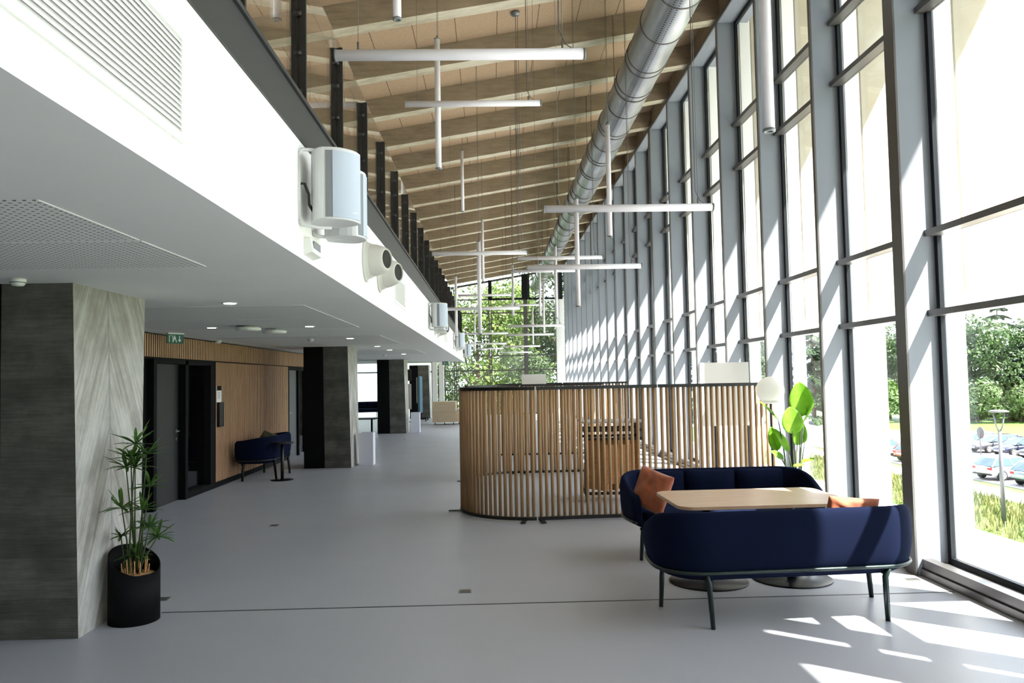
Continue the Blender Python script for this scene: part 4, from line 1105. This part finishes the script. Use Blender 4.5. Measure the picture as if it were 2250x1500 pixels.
# park trees seen through the right glazing
GP = 'park trees beyond the car park'
c1 = tree(conifer(15, 5.5, 10000, .32, 21, 'leaf_conifer'), (73.5, 104, GZ), 'dark layered conifer at the right edge beyond the car park', grp=GP)
t1 = tree(broadleaf(14.5, 11, 11000, .28, 22, 'leaf_broad', 26), (66.5, 106, GZ), 'broad green tree left of the dark conifer beyond the car park', grp=GP)
tree_copy(c1, (78.5, 100, GZ), 'dark layered conifer cut by the right picture edge', 2, 1.08, GP)
tree_copy(c1, (76, 114, GZ), 'tall thin conifer standing behind the dark conifer', 3, 1.25, GP)
tree_copy(t1, (84, 112, GZ), 'broad green tree behind the conifers at right', 1, 1.1, GP)
tree_copy(t1, (58, 112, GZ), 'broad tree seen at the left of the second window bay', 3, .95, GP)
tree_copy(t1, (49.5, 108, GZ), 'green tree behind the white post in the second bay', 4, .9, GP)
tree_copy(c1, (43.5, 104, GZ), 'conifer seen through the third window bay', 5, 1.1, GP)
tree_copy(t1, (38, 112, GZ), 'green tree seen low through the fourth window bay', 5.2, 1.0, GP)
tree_copy(c1, (31, 112, GZ), 'conifer seen low through the fifth window bay', 1.2, 1.0, GP)
tree_copy(t1, (24, 118, GZ), 'green tree seen low through the sixth window bay', 2.2, 1.0, GP)
GS = 'shrubs along the lawn edge'
s1 = tree(broadleaf(4.2, 5.5, 3500, .24, 31, 'leaf_shrub', 14), (68.5, 99, GZ), 'round light green shrub under the dark conifer', 'shrub', 'shrub', GS)
for (x, y, s, lab) in ((72.5, 97, 1.0, 'round light green shrub at the right picture edge'), (63.5, 100, 1.1, 'light green shrub under the broad green tree'), (59, 103, 1.1, 'light green shrub near the left trees of the lawn'), (77.5, 94, 1.1, 'large round shrub right of the street lamp head'), (53, 104, 1, 'shrub at the lawn edge in the second bay')):
    tree_copy(s1, (x, y, GZ), lab, x, s, GS)
# street lamp
t = thing('street_lamp', 'grey street lamp with forked arms and flat disc head outside', 'street lamp', (22.0, 33.2, GZ))
b = MB(); b.tube([(0, 0, 0), (0, 0, 4.1)], .08, 12, radii=[.10, .07]); b.build('pole', 'galv_post', t)
b = MB()
for s in (-1, 1): b.tube([(0, 0, 4.05), (s * .14, 0, 4.3), (s * .24, 0, 4.9)], .035, 8)
b.build('fork', 'galv_post', t)
b = MB(); b.lathe([(.001, 4.9), (.38, 4.93), (.4, 4.97), (.3, 5.02), (.001, 5.04)], n=28); b.build('lamp_head', 'galv_post', t)
t = thing('road_sign', 'round road sign seen from behind between the parked cars', 'road sign', (35.0, 55.0, GZ))
b = MB(); b.tube([(0, 0, 0), (0, 0, 2.7)], .04, 8); b.build('pole', 'galv_post', t)
b = MB(); b.lathe([(.001, -.01), (.42, -.01), (.42, .01), (.001, .01)], (0, -.06, 2.3), 24, axis='X'); b.build('disc', 'galv_post', t)
# white posts outside
b = MB(); b.box(5.0, 5.22, 10.1, 10.3, GZ, 7.5); struct(b.build('exterior_post', 'white_paint'), 'white outdoor post carrying the roof edge')

# cars: heading +x in local space
def make_car(lab, col, loc, rz, hatch=True, grp='parked cars'):
    t = thing('car', lab, 'car', loc, rz, grp)
    Lc = 4.1 if hatch else 4.6; W = .88
    # lower body: stations along x
    st = [(-Lc / 2, .45, .78, .72), (-Lc / 2 + .12, .30, .90, .80), (-Lc / 2 + .7, .22, .94, .88), (-.4, .20, .93, .89), (.6, .20, .92, .89), (Lc / 2 - .9, .22, .86, .87), (Lc / 2 - .25, .26, .74, .80), (Lc / 2, .40, .60, .62)]
    b = MB(); rings = []
    for x, z0, z1, w in st:
        rings.append([b.bm.verts.new(p) for p in ((x, -w * .92, z0), (x, -w, z0 + .12), (x, -w, z1 - .14), (x, -w * .9, z1), (x, 0, z1 + .03), (x, w * .9, z1), (x, w, z1 - .14), (x, w, z0 + .12), (x, w * .92, z0), (x, 0, z0))])
    for i in range(len(rings) - 1):
        for k in range(10): b.bm.faces.new((rings[i][k], rings[i][(k + 1) % 10], rings[i + 1][(k + 1) % 10], rings[i + 1][k]))
    b.bm.faces.new(rings[0]); b.bm.faces.new(rings[-1])
    b.build('body', col, t, subsurf=1, smooth=True)
    # cabin: glass lower, roof panel above
    xr = -Lc / 2 + (.10 if hatch else .55); xf = Lc / 2 - 1.05
    def cab(z, f): return [(xr + .50 * f, -W * (.92 - .2 * f), z), (xf - .85 * f, -W * (.92 - .2 * f), z), (xf - .75 * f, 0, z), (xf - .85 * f, W * (.92 - .2 * f), z), (xr + .5 * f, W * (.92 - .2 * f), z), (xr + .42 * f, 0, z)]
    b = MB(); a = [b.bm.verts.new(p) for p in cab(.88, 0)]; c = [b.bm.verts.new(p) for p in cab(1.36, .92)]
    for k in range(6): b.bm.faces.new((a[k], a[(k + 1) % 6], c[(k + 1) % 6], c[k]))
    b.bm.faces.new(a); b.bm.faces.new(c); b.build('windows', 'car_glass', t, bevel=.02)
    b = MB(); a = [b.bm.verts.new(p) for p in cab(1.34, .88)]; c = [b.bm.verts.new(p) for p in cab(1.46, 1.15)]
    for k in range(6): b.bm.faces.new((a[k], a[(k + 1) % 6], c[(k + 1) % 6], c[k]))
    b.bm.faces.new(a); b.bm.faces.new(c); b.build('roof', col, t, bevel=.03)
    b = MB()
    for s in (-1, 1):
        p0 = cab(.88, 0); p1 = cab(1.40, 1)
        q = 0 if s < 0 else 4; q2 = 1 if s < 0 else 3
        b.tube([p0[q], p1[q]], .045, 6); b.tube([p0[q2], p1[q2]], .03, 6); mx = (Vector(p0[q]) + Vector(p0[q2])) / 2; my = (Vector(p1[q]) + Vector(p1[q2])) / 2; b.tube([mx, my], .035, 6)
    b.build('pillar', col, t)
    for x in (-Lc / 2 + .75, Lc / 2 - .8):
        for s in (-1, 1):
            b = MB(); b.lathe([(.001, -.1), (.30, -.1), (.325, -.07), (.325, .07), (.30, .1), (.001, .1)], (x, s * .80, .325), 24, axis='Y'); wh = b.build('wheel', 'tyre', t)
            b = MB()
            b.lathe([(.001, -.008), (.05, -.008), (.05, .008), (.001, .008)], (x, s * .91, .325), 12, axis='Y'); b.lathe([(.19, -.01), (.215, -.01), (.215, .01), (.19, .01)], (x, s * .905, .325), 24, axis='Y')
            for k in range(7): a_ = 2 * math.pi * k / 7; b.tube([(x, s * .91, .325), (x + .2 * math.cos(a_), s * .91, .325 + .2 * math.sin(a_))], .018, 5)
            b.build('hubcap', 'chrome', wh)
    for s in (-1, 1):
        b = MB(); b.obox((-Lc / 2 + .06, s * .62, .74), (.10, .26, .14)); b.build('tail_light', 'tail_red', t)
        b = MB(); b.obox((Lc / 2 - .10, s * .56, .60), (.14, .28, .10)); b.build('headlight', 'opal', t)
        b = MB(); b.obox((xf - .25, s * .98, .95), (.12, .2, .12)); b.build('mirror', col, t, bevel=.02)
    b = MB(); b.obox((-Lc / 2 - .005, 0, .62), (.02, .5, .11)); b.build('number_plate', 'plate', t)
    b = MB(); b.obox((Lc / 2 + .005, 0, .45), (.02, .5, .11)); b.build('number_plate', 'plate', t)
    b = MB(); b.box(-Lc / 2 + .0, -Lc / 2 + .1, -.74, .74, .33, .42); b.box(Lc / 2 - .12, Lc / 2 - .02, -.55, .55, .30, .40); b.build('bumper_strip', 'tyre', t)
silver = paint('silver car paint', (208, 208, 208)); bgrey = paint('blue grey car paint', (128, 142, 154)); black = paint('black car paint', (22, 24, 30)); dblue = paint('dark blue car paint', (34, 42, 66)); dgrey = paint('dark grey car paint', (70, 72, 78)); red = paint('red car paint', (150, 60, 44)); whitep = paint('white car paint', (225, 226, 228))
zc_ = GZ + .02
make_car('silver hatchback seen from behind, left of the street lamp pole', silver, (32.1, 47.6, zc_), R(8))
make_car('blue grey hatchback seen from behind, right of the street lamp pole', bgrey, (32.4, 44.5, zc_), R(8))
make_car('silver car in the second window bay', silver, (31.8, 62.5, zc_), R(8))
make_car('white car parked next to the silver one in the second bay', whitep, (31.9, 66, zc_), R(8))
make_car('rust red car at the right edge of the second window bay', red, (32.5, 58.0, zc_), R(8))
rows = [('black car at the right picture edge in the back row', black, 54.2), ('black car with bright spoked wheel in the back row', black, 57.4), ('dark blue car left of the black one in the back row', dblue, 60.4), ('dark grey car behind the road sign', dgrey, 63.4), ('white car far left in the back row', whitep, 66.4)]
for lab, c, y in rows: make_car(lab, c, (41.8, y, zc_), R(186), False)

# ================================================================ light
w = bpy.data.worlds.new('sky'); scene.world = w; w.use_nodes = True
bg = w.node_tree.nodes['Background']; bg.inputs[0].default_value = (.80, .89, 1.0, 1); bg.inputs[1].default_value = 2.8
sd = bpy.data.lights.new('sun', 'SUN'); sd.energy = 20; sd.angle = R(.55); sd.color = (1, .965, .9)
so = bpy.data.objects.new('sun', sd); COL.objects.link(so); so.location = (20, -10, 30)
so.rotation_euler = Vector((1, -.77, 1.92)).to_track_quat('Z', 'Y').to_euler()
